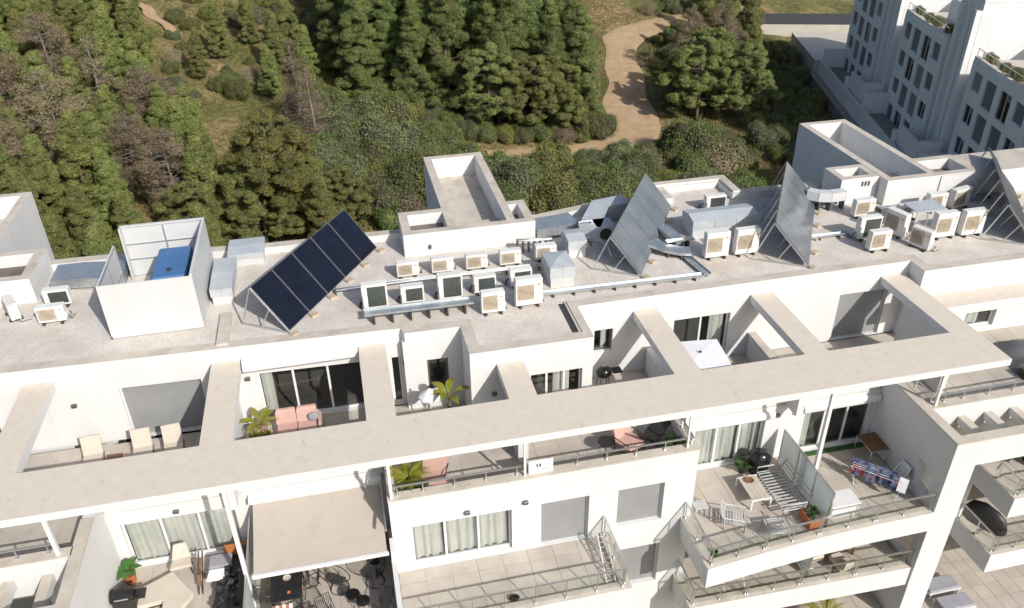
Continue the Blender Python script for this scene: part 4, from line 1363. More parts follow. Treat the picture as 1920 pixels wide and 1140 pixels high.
# ------------------------------------------------------------------ terrace furniture and fittings
def armchair(name, label, loc, rz, seat_m, w=0.8, group=None, frame='black_metal', back=0.5, arms=True):
    t = thing(name, label, 'armchair', loc, rz, group)
    MB().bevbox(-w / 2, w / 2, -0.38, 0.34, 0.22, 0.42, 0.05).build('seat_cushion', [seat_m], t, local=True)
    mb = MB()
    mb.loft([[(-w / 2, 0.26, 0.40), (w / 2, 0.26, 0.40), (w / 2, 0.44, 0.40), (-w / 2, 0.44, 0.40)],
             [(-w / 2, 0.34, 0.40 + back * 0.7), (w / 2, 0.34, 0.40 + back * 0.7), (w / 2, 0.50, 0.40 + back * 0.7), (-w / 2, 0.50, 0.40 + back * 0.7)],
             [(-w / 2 + 0.05, 0.40, 0.40 + back), (w / 2 - 0.05, 0.40, 0.40 + back), (w / 2 - 0.05, 0.47, 0.40 + back), (-w / 2 + 0.05, 0.47, 0.40 + back)]])
    mb.build('backrest', [seat_m], t, local=True)
    for sx in (-1, 1):
        if arms:
            MB().tube([(sx * (w / 2 + 0.03), -0.36, 0.0), (sx * (w / 2 + 0.03), -0.36, 0.56), (sx * (w / 2 + 0.03), 0.42, 0.58)], 0.02, 6).build('armrest', [frame], t, local=True)
        MB().cyl((sx * (w / 2 - 0.05), 0.32, 0), (sx * (w / 2 - 0.05), 0.32, 0.22), 0.02, n=6).build('leg', [frame], t, local=True)
        MB().cyl((sx * (w / 2 - 0.05), -0.32, 0), (sx * (w / 2 - 0.05), -0.32, 0.22), 0.02, n=6).build('leg', [frame], t, local=True)
    return t

def deck_chair(label, loc, rz, m='beige_fabric', group=None):
    t = thing('lounge_chair', label, 'chair', loc, rz, group)
    MB().loft([[(-0.31, -0.30, 0.36), (0.31, -0.30, 0.36), (0.31, 0.55, 0.32), (-0.31, 0.55, 0.32)], [(-0.31, -0.30, 0.42), (0.31, -0.30, 0.42), (0.31, 0.55, 0.38), (-0.31, 0.55, 0.38)]]).build('seat', [m], t, local=True)
    MB().loft([[(-0.31, -0.30, 0.40), (0.31, -0.30, 0.40), (0.31, -0.24, 0.42), (-0.31, -0.24, 0.42)], [(-0.31, -0.52, 1.02), (0.31, -0.52, 1.02), (0.31, -0.46, 1.04), (-0.31, -0.46, 1.04)]]).build('backrest', [m], t, local=True)
    for sx in (-1, 1):
        MB().bar((sx * 0.33, -0.35, 0), (sx * 0.33, 0.5, 0.40), 0.035).build('leg', ['wood'], t, local=True)
        MB().bar((sx * 0.33, 0.5, 0), (sx * 0.33, -0.3, 0.42), 0.035).build('leg', ['wood'], t, local=True)
    return t
PF = ZF[0]
for x, lb in ((-9.55, 'beige lounge chair nearest the left beam on the penthouse terrace'), (-7.95, 'middle one of three beige lounge chairs on the left penthouse terrace'),
              (-6.95, 'beige lounge chair in front of the grey shutter shadow on the left penthouse terrace')):
    deck_chair(lb, (x, 23.45, PF), R(184), group='beige lounge chairs on the left penthouse terrace')
# small wooden stool between the loungers
t = thing('stool', 'small wooden folding stool between the beige lounge chairs', 'stool', (-8.85, 23.35, PF))
MB().box(-9.1, -8.6, 23.15, 23.55, PF + 0.38, PF + 0.41).build('seat', ['wood'], t)
for sx in (-1, 1):
    MB().bar((-8.85 + sx * 0.22, 23.18, PF), (-8.85 + sx * 0.22, 23.52, PF + 0.38), 0.03).build('leg', ['wood'], t)
    MB().bar((-8.85 + sx * 0.19, 23.52, PF), (-8.85 + sx * 0.19, 23.18, PF + 0.38), 0.03).build('leg', ['wood'], t)
t = thing('side_table', 'small dark table in the shade at the right end of the lounge chairs', 'table', (-5.7, 23.5, PF))
MB().box(-6.05, -5.35, 23.2, 23.75, PF + 0.5, PF + 0.54).build('table_top', ['black_metal'], t)
for sx in (-1, 1):
    for sy in (-1, 1):
        MB().cyl((-5.7 + sx * 0.3, 23.47 + sy * 0.22, PF), (-5.7 + sx * 0.3, 23.47 + sy * 0.22, PF + 0.5), 0.018, n=6).build('leg', ['black_metal'], t)

t = thing('garden_sofa', 'pink two-seat sofa beside the planters on the penthouse terrace', 'sofa', (-2.78, 23.6, PF))
MB().bevbox(-3.52, -2.04, 23.28, 24.1, PF + 0.06, PF + 0.24, 0.03).build('base', ['black_metal'], t)
for a_ in (-3.5, -2.775):
    MB().bevbox(a_, a_ + 0.715, 23.25, 23.9, PF + 0.242, PF + 0.44, 0.06).build('seat_cushion', ['pink_fabric'], t)
    MB().loft([[(a_, 23.78, PF + 0.442), (a_ + 0.715, 23.78, PF + 0.442), (a_ + 0.715, 24.0, PF + 0.442), (a_, 24.0, PF + 0.442)],
               [(a_ + 0.01, 23.88, PF + 0.85), (a_ + 0.705, 23.88, PF + 0.85), (a_ + 0.705, 24.08, PF + 0.85), (a_ + 0.01, 24.08, PF + 0.85)],
               [(a_ + 0.05, 23.95, PF + 0.93), (a_ + 0.665, 23.95, PF + 0.93), (a_ + 0.665, 24.05, PF + 0.93), (a_ + 0.05, 24.05, PF + 0.93)]]).build('back_cushion', ['pink_fabric'], t)
MB().bevbox(-2.05, -1.93, 23.3, 24.05, PF + 0.06, PF + 0.58, 0.03).build('armrest', ['pink_fabric'], t)
for p in ((-3.46, 23.34), (-2.1, 23.34), (-3.46, 24.04), (-2.1, 24.04)):
    MB().cyl((*p, PF), (*p, PF + 0.06), 0.025, n=6).build('leg', ['black_metal'], t)
t = thing('throw_pillow', 'small patterned grey pillow at the right end of the pink sofa', 'pillow', (-2.2, 23.7, PF + 0.44))
MB().ball((-2.2, 23.72, PF + 0.62), 0.2, 0.09, 0.18, 12, 8).build('pillow', ['grey_fabric'], t)

def palm(name, label, loc, n, ln, up=0.9, pot=None, m='leaf_palm', width=0.10, stem=0.0, wide=False, seed=1):
    """clump of arching fronds; wide: banana-like paddle leaves"""
    t = thing(name, label, 'plant', loc)
    rg = random.Random(seed)
    z0 = 0.0
    if pot:
        r, h, pm = pot
        mb = MB()
        rings = []
        for z, q in ((0, 0.75), (h * 0.9, 1.0), (h, 1.06), (h, 0.92), (h * 0.85, 0.9)):
            rings.append([(r * q * math.cos(2 * math.pi * i / 14), r * q * math.sin(2 * math.pi * i / 14), z) for i in range(14)])
        mb.loft(rings)
        mb.build('pot', [pm], t, local=True)
        z0 = h * 0.85
    if stem:
        MB().cyl((0, 0, z0), (0.03, 0, z0 + stem), 0.07, 0.05, n=8).build('stem', ['bark'], t, local=True)
        z0 += stem
    for k in range(n):
        a = 2 * math.pi * k / n + rg.uniform(-0.3, 0.3)
        l = ln * rg.uniform(0.75, 1.1); lift = up * rg.uniform(0.7, 1.15)
        pts = []
        for i in range(9):
            s = i / 8
            r_ = l * s * (0.35 + 0.65 * s) if lift > 0.7 else l * s
            z = z0 + l * lift * (s - 0.62 * s * s)
            pts.append(Vector((math.cos(a) * r_, math.sin(a) * r_, z)))
        mb = MB()
        side = Vector((-math.sin(a), math.cos(a), 0))
        if wide:
            vs = []
            for i, p in enumerate(pts):
                s = i / 8
                w = width * math.sin(math.pi * min(1, max(0.02, (s - 0.25) / 0.76))) if s > 0.25 else 0.012
                vs += [p - side * w + Vector((0, 0, w * 0.35)), p, p + side * w + Vector((0, 0, w * 0.35))]
            mb.add(vs, [f for i in range(8) for f in ((i * 3, i * 3 + 1, i * 3 + 4, i * 3 + 3), (i * 3 + 1, i * 3 + 2, i * 3 + 5, i * 3 + 4))], 0, True)
        else:
            for i in range(1, 9):
                for sg in (-1, 1):
                    for q in (0, 0.5):
                        p = pts[i - 1].lerp(pts[i], q)
                        d = (pts[i] - pts[i - 1]).normalized()
                        w = width * 3.2 * math.sin(math.pi * min(0.97, (i - 1 + q + 0.6) / 8.6))
                        tip = p + side * sg * w + d * w * 0.7 - Vector((0, 0, w * 0.35))
                        mb.add([p - d * 0.02, p + d * 0.035, tip], [(0, 1, 2)])
            mb.tube(pts, 0.012, 4)
        mb.build('frond', [m], t, local=True)
    return t
palm('potted_palm', 'leafy banana-like plant in a pink planter left of the pink sofa', (-4.05, 23.75, PF), 9, 0.75, 1.0, (0.26, 0.5, 'pink_fabric'), 'leaf_palm', 0.11, 0.12, True, 3)
t = thing('planter_box', 'pink rectangular planter box in front of the potted plant on the penthouse terrace', 'planter', (-4.0, 23.3, PF))
MB().bevbox(-4.45, -3.62, 23.12, 23.5, PF, PF + 0.48, 0.02).build('box', ['pink_fabric'], t)
MB().box(-4.40, -3.67, 23.16, 23.46, PF + 0.4805, PF + 0.485).build('soil', ['bark'], t)
mb = MB(); rg = random.Random(4)
for k in range(60):
    x, y = rg.uniform(-4.4, -3.7), rg.uniform(23.15, 23.45); h = rg.uniform(0.1, 0.3); a = rg.uniform(0, 6.3)
    mb.add([(x - 0.03 * math.cos(a), y - 0.03 * math.sin(a), PF + 0.48), (x + 0.03 * math.cos(a), y + 0.03 * math.sin(a), PF + 0.48), (x + rg.uniform(-.12, .12), y + rg.uniform(-.12, .12), PF + 0.48 + h)], [(0, 1, 2)])
mb.build('foliage', ['leaf_palm'], t)
palm('potted_palm', 'tall yellow-green palm in the shaded recess between two penthouse beams', (2.55, 22.8, PF), 6, 1.0, 1.9, (0.22, 0.4, 'black_metal'), 'leaf_palm', 0.15, 0.75, True, 9)

def parasol(name, label, loc, size, h, m, pole='white_paint', sides=4, rz=0.0, drop=0.28, hem=0.06):
    t = thing(name, label, 'parasol', loc, rz)
    n = sides
    mb = MB()
    off = math.pi / n if n == 4 else 0
    rad = size / math.sqrt(2) if n == 4 else size / 2
    rim = [(rad * math.cos(2 * math.pi * i / n + off), rad * math.sin(2 * math.pi * i / n + off), h - drop) for i in range(n)]
    for i in range(n):
        a = Vector(rim[i]); b = Vector(rim[(i + 1) % n]); c = Vector((0, 0, h))
        m1 = (a + b) / 2 * 0.985; m1.z = h - drop + 0.02
        mb.add([a, m1, c], [(0, 1, 2)]); mb.add([m1, b, c], [(0, 1, 2)])
        mb.add([a, m1, m1 - Vector((0, 0, hem)), a - Vector((0, 0, hem))], [(0, 1, 2, 3)]); mb.add([m1, b, b - Vector((0, 0, hem)), m1 - Vector((0, 0, hem))], [(0, 1, 2, 3)])
    mb.build('canopy', [m], t, local=True)
    MB().cyl((0, 0, 0.06), (0, 0, h + 0.05), 0.025, n=8).build('pole', [pole], t, local=True)
    MB().ball((0, 0, h + 0.05), 0.05, n=8, m=6).build('finial', ['black_metal'], t, local=True)
    for i in range(n):
        MB().bar((0, 0, h - 0.45), (rim[i][0] * 0.9, rim[i][1] * 0.9, h - drop * 0.95 - 0.03), 0.02).build('rib', [pole], t, local=True)
    MB().cyl((0, 0, 0), (0, 0, 0.06), 0.28, n=16).build('base', ['alu_dark'], t, local=True)
    return t
parasol('parasol', 'square white parasol open under the pergola in front of the glass door', (11.72, 22.3, PF), 1.9, 2.02, 'white_fabric', rz=R(-6), drop=0.13)
t = parasol('parasol', 'thin pale round parasol beside the tall palm in the shaded recess', (1.9, 22.9, PF), 0.8, 1.75, 'white_fabric', sides=8, drop=0.34)

# kettle barbecue on the shaded part of the penthouse terrace
def kettle(label, loc, s=1.0, side=True):
    t = thing('barbecue', label, 'barbecue', loc)
    MB().ball((0, 0, 0.78 * s), 0.31 * s, 0.28 * s, 0.24 * s, 16, 10).build('bowl', ['black_shiny'], t, local=True)
    MB().tube([(-0.1, 0, 1.0 * s), (-0.1, 0, 1.06 * s), (0.1, 0, 1.06 * s), (0.1, 0, 1.0 * s)], 0.012, 6).build('handle', ['alu'], t, local=True)
    for k in range(4):
        a = math.pi / 4 + k * math.pi / 2
        MB().cyl((0.2 * s * math.cos(a), 0.2 * s * math.sin(a), 0.62 * s), (0.32 * s * math.cos(a), 0.32 * s * math.sin(a), 0), 0.014, n=6).build('leg', ['black_metal'], t, local=True)
    if side:
        MB().box(0.33 * s, 0.68 * s, -0.18, 0.18, 0.76 * s, 0.80 * s).build('side_shelf', ['black_metal'], t, local=True)
    return t
kettle('black kettle barbecue with side shelf on the shaded penthouse terrace', (8.55, 23.6, PF))

# penthouse front edge: pink seat, plants, armchair, sign
armchair('armchair', 'pink armchair by the potted plants behind the front railing', (1.55, 20.0, PF), R(-20), 'pink_fabric', 0.8)
t = thing('pouf', 'pink ribbed pouf against the front railing at the left', 'pouf', (1.62, 19.5, PF))
mb = MB()
mb.loft([[(1.62 + q * math.cos(2 * math.pi * i / 20), 19.52 + q * 0.7 * math.sin(2 * math.pi * i / 20), PF + z) for i in range(20)] for z, q in ((0, 0.30), (0.1, 0.36), (0.45, 0.36), (0.58, 0.28))])
mb.build('cushion', ['pink_fabric'], t)
for k in range(12):
    a = 2 * math.pi * k / 12
    MB().bar((1.62 + 0.365 * math.cos(a), 19.52 + 0.255 * math.sin(a), PF + 0.08), (1.62 + 0.365 * math.cos(a), 19.52 + 0.255 * math.sin(a), PF + 0.47), 0.03).build('rib', ['beige_fabric'], t)
palm('potted_palm', 'bushy yellow-green plant behind the left end of the front railing', (0.72, 19.9, PF), 14, 0.75, 1.15, (0.24, 0.42, 'white_paint'), 'leaf_palm', 0.08, 0.1, False, 5)
palm('potted_palm', 'low leafy plant in a pale pot against the front railing beside the pouf', (0.95, 19.5, PF), 10, 0.45, 1.1, (0.2, 0.5, 'white_paint'), 'leaf_dark', 0.05, 0.0, False, 6)
armchair('armchair', 'pink armchair near the right end of the front railing', (8.35, 20.15, PF), R(30), 'pink_fabric', 0.8)
t = thing('sun_lounger', 'dark folding sun lounger in the shade at the right end of the front terrace', 'sun lounger', (9.4, 20.3, PF))
MB().bar((9.0, 20.0, PF + 0.35), (9.9, 20.9, PF + 0.4), 0.6, 0.05).build('seat', ['black_metal'], t)
MB().bar((9.0, 20.0, PF + 0.36), (8.75, 19.75, PF + 0.85), 0.6, 0.05).build('backrest', ['black_metal'], t)
for dx, dy in ((0.1, 0.3), (0.35, 0.05), (0.6, 0.85), (0.85, 0.6)):
    MB().cyl((9.0 + dx, 20.0 + dy, PF), (9.0 + dx, 20.0 + dy, PF + 0.35), 0.018, n=6).build('leg', ['alu'], t)
t = thing('side_table', 'round black side table by the pink armchair at the right of the front terrace', 'table', (7.55, 20.2, PF))
MB().cyl((7.55, 20.2, PF + 0.44), (7.55, 20.2, PF + 0.47), 0.3, n=18).build('table_top', ['black_metal'], t)
for k in range(3):
    a = k * 2.1
    MB().cyl((7.55, 20.2, PF + 0.44), (7.55 + 0.3 * math.cos(a), 20.2 + 0.3 * math.sin(a), PF), 0.015, n=6).build('leg', ['black_metal'], t)
palm('potted_palm', 'small dark plant at the right corner of the front railing', (9.75, 19.55, PF), 12, 0.5, 1.2, (0.2, 0.45, 'terracotta'), 'leaf_dark', 0.06, 0.0, False, 8)

sg = thing('sale_sign', 'white for sale board hung on the front railing', 'sign', (4.92, 19.03, -2.6))
MB().box(4.53, 5.34, 19.005, 19.03, -2.78, -2.06).build('board', ['sign_board'], sg)
mb = MB()
mb.box(4.79, 4.83, 19.000, 19.0045, -2.34, -2.20)
mb.cyl((4.905, 19.004, -2.235), (4.905, 19.000, -2.235), 0.032, n=12); mb.cyl((4.905, 19.004, -2.305), (4.905, 19.000, -2.305), 0.036, n=12)
mb.build('emblem', ['sign_ink'], sg)
mb = MB()
for z in (-2.22, -2.27, -2.325):
    mb.box(4.985, 5.01, 19.000, 19.0045, z - 0.012, z + 0.012)
mb.build('emblem', ['sign_grey'], sg)
tc = bpy.data.curves.new('lettering', 'FONT')
tc.body = 'FOR SALE'; tc.size = 0.115; tc.extrude = 0.001; tc.align_x = 'CENTER'
to = bpy.data.objects.new('lettering_curve', tc); col.objects.link(to)
bpy.context.view_layer.update()
tm = bpy.data.meshes.new_from_object(to.evaluated_get(bpy.context.evaluated_depsgraph_get()))
bpy.data.objects.remove(to)
tm.materials.clear(); tm.materials.append(MATS['sign_grey'])
tl = bpy.data.objects.new('lettering', tm); col.objects.link(tl)
tl.parent = sg; tl.rotation_euler = (R(90), 0, 0); tl.location = (4.93 - 4.92, 19.002 - 19.03, -2.47 + 2.6)
tl['label'] = 'grey lettering reading FOR SALE'

# dark tarpaulin lying on the right wing terrace
t = thing('tarpaulin', 'dark grey tarpaulin spread over furniture on the right wing terrace', 'tarpaulin', (26, 21.6, PF))
mb = MB(); vs = []
nxx, nyy = 26, 16
for j in range(nyy):
    for i in range(nxx):
        u, v = i / (nxx - 1), j / (nyy - 1)
        x = 24.25 + 4.2 * u + 0.35 * v; y = 20.65 + 2.0 * v
        ed = min(u, 1 - u, v, 1 - v)
        z = PF + 0.02 + min(1, ed * 7) * (0.30 + 0.06 * math.sin(u * 17 + v * 5) + 0.05 * math.sin(v * 13))
        vs.append((x, y, z))
mb.add(vs, [(j * nxx + i, j * nxx + i + 1, (j + 1) * nxx + i + 1, (j + 1) * nxx + i) for j in range(nyy - 1) for i in range(nxx - 1)], 0, True)
mb.build('sheet', ['tarp'], t)
MB().box(24.3, 24.9, 20.2, 20.6, PF, PF + 0.35).build('weight', ['rubber'], t)

# ---------------------------------------------------------------- left lower terrace (level 2)
F2 = ZF[1]
t = thing('lounge_platform', 'low beige L-shaped lounge cushion on the left lower terrace', 'lounge', (-7.3, 19.5, F2))
mb = MB().prism([(-8.4, 19.72), (-7.2, 20.35), (-6.45, 19.30), (-6.9, 18.6), (-7.3, 18.4), (-7.35, 19.25), (-8.3, 19.15)], F2 + 0.16, F2 + 0.34)
mb.build('cushion', ['beige_fabric'], t)
MB().prism([(-8.3, 19.65), (-7.2, 20.22), (-6.6, 19.3), (-6.95, 18.75), (-7.2, 18.6), (-7.25, 19.35), (-8.2, 19.25)], F2, F2 + 0.159).build('base', ['black_metal'], t)
t = thing('lounge_cushion', 'beige square chair with dark frame behind the L-shaped lounge', 'chair', (-6.95, 20.7, F2))
MB().loft([[(-7.25, 20.35, F2 + 0.36), (-6.6, 20.42, F2 + 0.36), (-6.65, 20.75, F2 + 0.34), (-7.22, 20.7, F2 + 0.34)], [(-7.25, 20.35, F2 + 0.48), (-6.6, 20.42, F2 + 0.48), (-6.65, 20.75, F2 + 0.46), (-7.22, 20.7, F2 + 0.46)]]).build('seat', ['beige_fabric'], t)
MB().loft([[(-7.24, 20.72, F2 + 0.42), (-6.64, 20.78, F2 + 0.42), (-6.66, 20.88, F2 + 0.42), (-7.24, 20.84, F2 + 0.42)], [(-7.12, 20.90, F2 + 0.95), (-6.72, 20.94, F2 + 0.95), (-6.72, 21.0, F2 + 0.94), (-7.12, 20.97, F2 + 0.94)]]).build('backrest', ['beige_fabric'], t)
for p in ((-7.22, 20.38), (-6.63, 20.44), (-7.2, 20.8), (-6.68, 20.84)):
    MB().cyl((*p, F2), (*p, F2 + 0.36), 0.018, n=6).build('leg', ['black_metal'], t)
palm('potted_plant', 'bright green leafy plant in an orange terracotta pot by the wing wall', (-9.0 + 0.42, 20.55, F2), 11, 0.5, 1.0, (0.22, 0.42, 'terracotta'), 'leaf_green', 0.12, 0.1, True, 12)
# black gas barbecue by the wing wall
t = thing('barbecue', 'black gas barbecue against the wing wall of the left lower terrace', 'barbecue', (-8.45, 19.35, F2))
MB().bevbox(-8.78, -8.12, 19.1, 19.6, F2 + 0.08, F2 + 0.72, 0.03).build('cart', ['black_metal'], t)
rings = [[(x, 19.35 + 0.27 * math.cos(a), F2 + 0.73 + 0.26 * math.sin(a)) for a in [k * math.pi / 8 for k in range(9)]] for x in (-8.8, -8.1)]
MB().loft(rings).build('lid', ['black_shiny'], t)
MB().bar((-8.65, 19.06, F2 + 0.86), (-8.25, 19.06, F2 + 0.86), 0.03).build('handle', ['alu'], t)
MB().box(-8.1, -7.8, 19.15, 19.55, F2 + 0.68, F2 + 0.71).build('side_shelf', ['black_metal'], t)
for p in ((-8.72, 19.15), (-8.18, 19.15), (-8.72, 19.55), (-8.18, 19.55)):
    MB().cyl((*p, F2), (*p, F2 + 0.08), 0.04, n=8).build('wheel', ['rubber'], t)
# cluttered bench: black frame, grey cushion, white towel, timber board
t = thing('garden_sofa', 'dark garden sofa along the glass divider with grey cushion on it', 'sofa', (-5.3, 19.6, F2))
MB().bevbox(-5.75, -4.75, 18.4, 20.6, F2 + 0.12, F2 + 0.36, 0.04).build('seat', ['black_metal'], t)
MB().bevbox(-4.95, -4.72, 18.4, 20.6, F2 + 0.361, F2 + 0.78, 0.04).build('backrest', ['black_metal'], t)
rg = random.Random(21)
for k in range(34):
    x, y = rg.uniform(-5.7, -5.02), rg.uniform(18.45, 20.0)
    s_ = rg.uniform(0.035, 0.10)
    MB().box(x - s_, x + s_, y - s_ * rg.uniform(0.5, 1.6), y + s_, F2 + 0.362, F2 + 0.362 + s_ * rg.uniform(0.5, 1.5), rot=Matrix.Rotation(rg.uniform(0, 3), 3, 'Z') @ Matrix.Rotation(rg.uniform(-0.4, 0.4), 3, 'X')).build('cover_fold', [rg.choice(['black_metal', 'black_metal', 'rubber', 'alu_dark'])], t)
for p in ((-5.7, 18.5), (-4.8, 18.5), (-5.7, 20.5), (-4.8, 20.5)):
    MB().cyl((*p, F2), (*p, F2 + 0.12), 0.03, n=6).build('leg', ['black_metal'], t)
t = thing('cushion', 'grey blue seat cushion on the dark garden sofa', 'cushion', (-5.6, 20.45, F2 + 0.36))
MB().bevbox(-6.02, -5.28, 20.05, 20.62, F2 + 0.365, F2 + 0.52, 0.05).build('pad', ['grey_fabric'], t)
t = thing('towel', 'white towel hanging over the front of the grey cushion', 'towel', (-5.75, 19.8, F2 + 0.36))
MB().loft([[(-6.05, 19.6, F2 + 0.40), (-5.5, 19.55, F2 + 0.40), (-5.48, 20.0, F2 + 0.40), (-6.0, 20.02, F2 + 0.40)], [(-6.04, 19.62, F2 + 0.46), (-5.52, 19.58, F2 + 0.47), (-5.5, 19.98, F2 + 0.50), (-5.98, 20.0, F2 + 0.48)]]).build('cloth', ['white_fabric'], t)
t = thing('timber_board', 'orange brown wooden board lying behind the dark garden sofa', 'board', (-5.1, 20.75, F2 + 0.78))
MB().box(-5.55, -4.75, 20.62, 20.8, F2 + 0.0, F2 + 0.62).build('plank', ['orange_wood'], t)
MB().box(-5.56, -4.74, 20.6, 20.82, F2 + 0.621, F2 + 0.65).build('top_plank', ['orange_wood'], t)
t = thing('folded_chair', 'dark folded chair leaning between beige chair and grey cushion', 'chair', (-6.3, 20.0, F2))
for sx in (0, 0.12):
    MB().bar((-6.35 + sx, 19.5, F2), (-6.3 + sx, 20.55, F2 + 0.85), 0.035).build('leg', ['black_metal'], t)
    MB().bar((-6.35 + sx, 20.3, F2), (-6.28 + sx, 19.75, F2 + 0.7), 0.035).build('leg', ['black_metal'], t)
MB().bar((-6.33, 19.7, F2 + 0.2), (-6.28, 20.4, F2 + 0.7), 0.12, 0.03).build('seat', ['wood'], t)

# awning over the dining terrace
aw = thing('awning', 'wide beige fabric awning rolled out over the dining terrace', 'awning', (-2.4, 21.1, -3.7))
AX0, AX1, AY0, AY1, AZ0, AZ1 = -4.33, -0.22, 20.9, 18.48, -3.62, -4.36
vs = []; k1, k2 = 18, 10
for j in range(k2 + 1):
    for i in range(k1 + 1):
        s_, v = i / k1, j / k2
        vs.append((AX0 + (AX1 - AX0) * s_, AY0 + (AY1 - AY0) * v, AZ0 + (AZ1 - AZ0) * v - 0.05 * math.sin(math.pi * v) + 0.006 * math.sin(s_ * 40)))
mb = MB().add(vs, [(j * (k1 + 1) + i, j * (k1 + 1) + i + 1, (j + 1) * (k1 + 1) + i + 1, (j + 1) * (k1 + 1) + i) for j in range(k2) for i in range(k1)], 0, True)
mb.build('canopy', ['awning_cloth'], aw)
MB().bevbox(AX0 - 0.05, AX1 + 0.05, AY1 - 0.09, AY1 + 0.03, AZ1 - 0.09, AZ1 + 0.02, 0.02).build('front_bar', ['white_paint'], aw)
mb = MB()
ring = lambda x: [(x, 21.118, -3.42), (x, 20.92, -3.44), (x, 20.82, -3.52), (x, 20.82, -3.66), (x, 20.92, -3.74), (x, 21.118, -3.74)]
mb.loft([ring(AX0 - 0.12), ring(AX1 + 0.1)])
mb.build('cassette', ['white_paint'], aw)
for x, q in ((-3.9, 0.5), (-0.65, -0.5)):
    mb = MB().bar((x, 20.85, -3.82), (x + q, 19.7, -4.25), 0.05).bar((x + q, 19.7, -4.25), (x, 18.5, -4.50), 0.05)
    mb.build('folding_arm', ['alu'], aw)
MB().box(-0.2, -0.14, 18.6, 20.9, -3.6, -3.5).build('side_rail', ['alu'], aw)

# dining set under the awning
t = thing('dining_table', 'black rectangular table set with plates under the awning', 'table', (-3.45, 18.6, F2))
MB().box(-3.95, -2.98, 18.0, 19.5, F2 + 0.70, F2 + 0.74).build('table_top', ['black_metal'], t)
for p in ((-3.88, 18.08), (-3.05, 18.08), (-3.88, 19.42), (-3.05, 19.42)):
    MB().box(p[0] - 0.03, p[0] + 0.03, p[1] - 0.03, p[1] + 0.03, F2, F2 + 0.699).build('leg', ['black_metal'], t)
for x, y, r_, m_, nm, lb in ((-3.45, 18.86, 0.13, 'beige_fabric', 'plate', 'round beige plate on the black dining table'), (-3.38, 18.25, 0.06, 'terracotta', 'bowl', 'small orange bowl on the black dining table')):
    mb = MB()
    mb.loft([[(x + q * math.cos(2 * math.pi * i / 18), y + q * math.sin(2 * math.pi * i / 18), F2 + 0.741 + z) for i in range(18)] for z, q in ((0, r_ * 0.6), (0.025, r_), (0.028, r_ * 0.93), (0.008, r_ * 0.55))])
    single(mb, nm, [m_], lb, nm, (x, y, F2 + 0.741))
def wire_chair(label, loc, rz, tall=False):
    t = thing('wire_chair', label, 'chair', loc, rz, 'black wire chairs under the awning')
    mb = MB()
    if tall:       # egg-shaped shell
        for k in range(14):
            a = math.pi * (0.12 + 0.76 * k / 13) 
            pts = []
            for i in range(9):
                s = i / 8
                wdt = 0.42 * math.sin(math.pi * (0.12 + 0.8 * s)) ** 0.7
                pts.append((-wdt * math.cos(a), 0.10 + 0.30 * math.sin(a) * (0.6 + 0.4 * s), 0.35 + 0.75 * s))
            mb.tube(pts, 0.007, 4)
        mb.tube([(0.44 * math.cos(2 * math.pi * i / 24), 0.05 + 0.05 * math.sin(2 * math.pi * i / 24), 0.72 + 0.42 * math.sin(2 * math.pi * i / 24)) for i in range(24)], 0.018, 6, closed=True)
        mb.build('shell', ['black_metal'], t, local=True)
        MB().bevbox(-0.2, 0.2, -0.12, 0.22, 0.36, 0.42, 0.03).build('seat_cushion', ['rubber'], t, local=True)
        MB().tube([(0.30 * math.cos(2 * math.pi * i / 20), 0.05 + 0.30 * math.sin(2 * math.pi * i / 20), 0.02) for i in range(20)], 0.015, 6, closed=True).build('base_ring', ['black_metal'], t, local=True)
        for a in (0.7, 2.4, 3.9, 5.5):
            MB().cyl((0.29 * math.cos(a), 0.05 + 0.29 * math.sin(a), 0.02), (0.18 * math.cos(a), 0.05 + 0.18 * math.sin(a), 0.36), 0.013, n=6).build('leg', ['black_metal'], t, local=True)
    else:
        for k in range(9):
            x = -0.2 + 0.05 * k
            mb.tube([(x * 1.1, -0.22, 0.45), (x, 0.18, 0.43), (x * 1.15, 0.26, 0.62), (x * 1.1, 0.30, 0.84)], 0.010, 4)
        mb.tube([(-0.24, -0.23, 0.45), (0.24, -0.23, 0.45), (0.25, 0.25, 0.60), (0.23, 0.31, 0.85), (-0.23, 0.31, 0.85), (-0.25, 0.25, 0.60)], 0.014, 6, closed=True)
        mb.build('shell', ['black_metal'], t, local=True)
        for sx in (-1, 1):
            MB().cyl((sx * 0.19, -0.16, 0.44), (sx * 0.25, -0.24, 0), 0.013, n=6).build('leg', ['black_metal'], t, local=True)
            MB().cyl((sx * 0.18, 0.16, 0.44), (sx * 0.24, 0.26, 0), 0.013, n=6).build('leg', ['black_metal'], t, local=True)
    return t
wire_chair('black slatted chair at the front end of the dining table', (-2.95, 17.75, F2), R(200))
wire_chair('black chair at the left side of the dining table', (-4.15, 18.5, F2), R(90))
wire_chair('black chair at the right side of the dining table', (-2.75, 18.75, F2), R(-90))
wire_chair('large black wire egg chair in the sun right of the dining table', (-1.85, 18.75, F2), R(150), True)
wire_chair('black wire egg chair half hidden under the right end of the awning', (-0.75, 18.75, F2), R(-150), True)
wire_chair('small black wire chair at the bottom edge right of the dining table', (-2.28, 17.55, F2), R(20))
wire_chair('black wire chair at the bottom edge by the white side wall', (-0.55, 17.45, F2), R(-30))
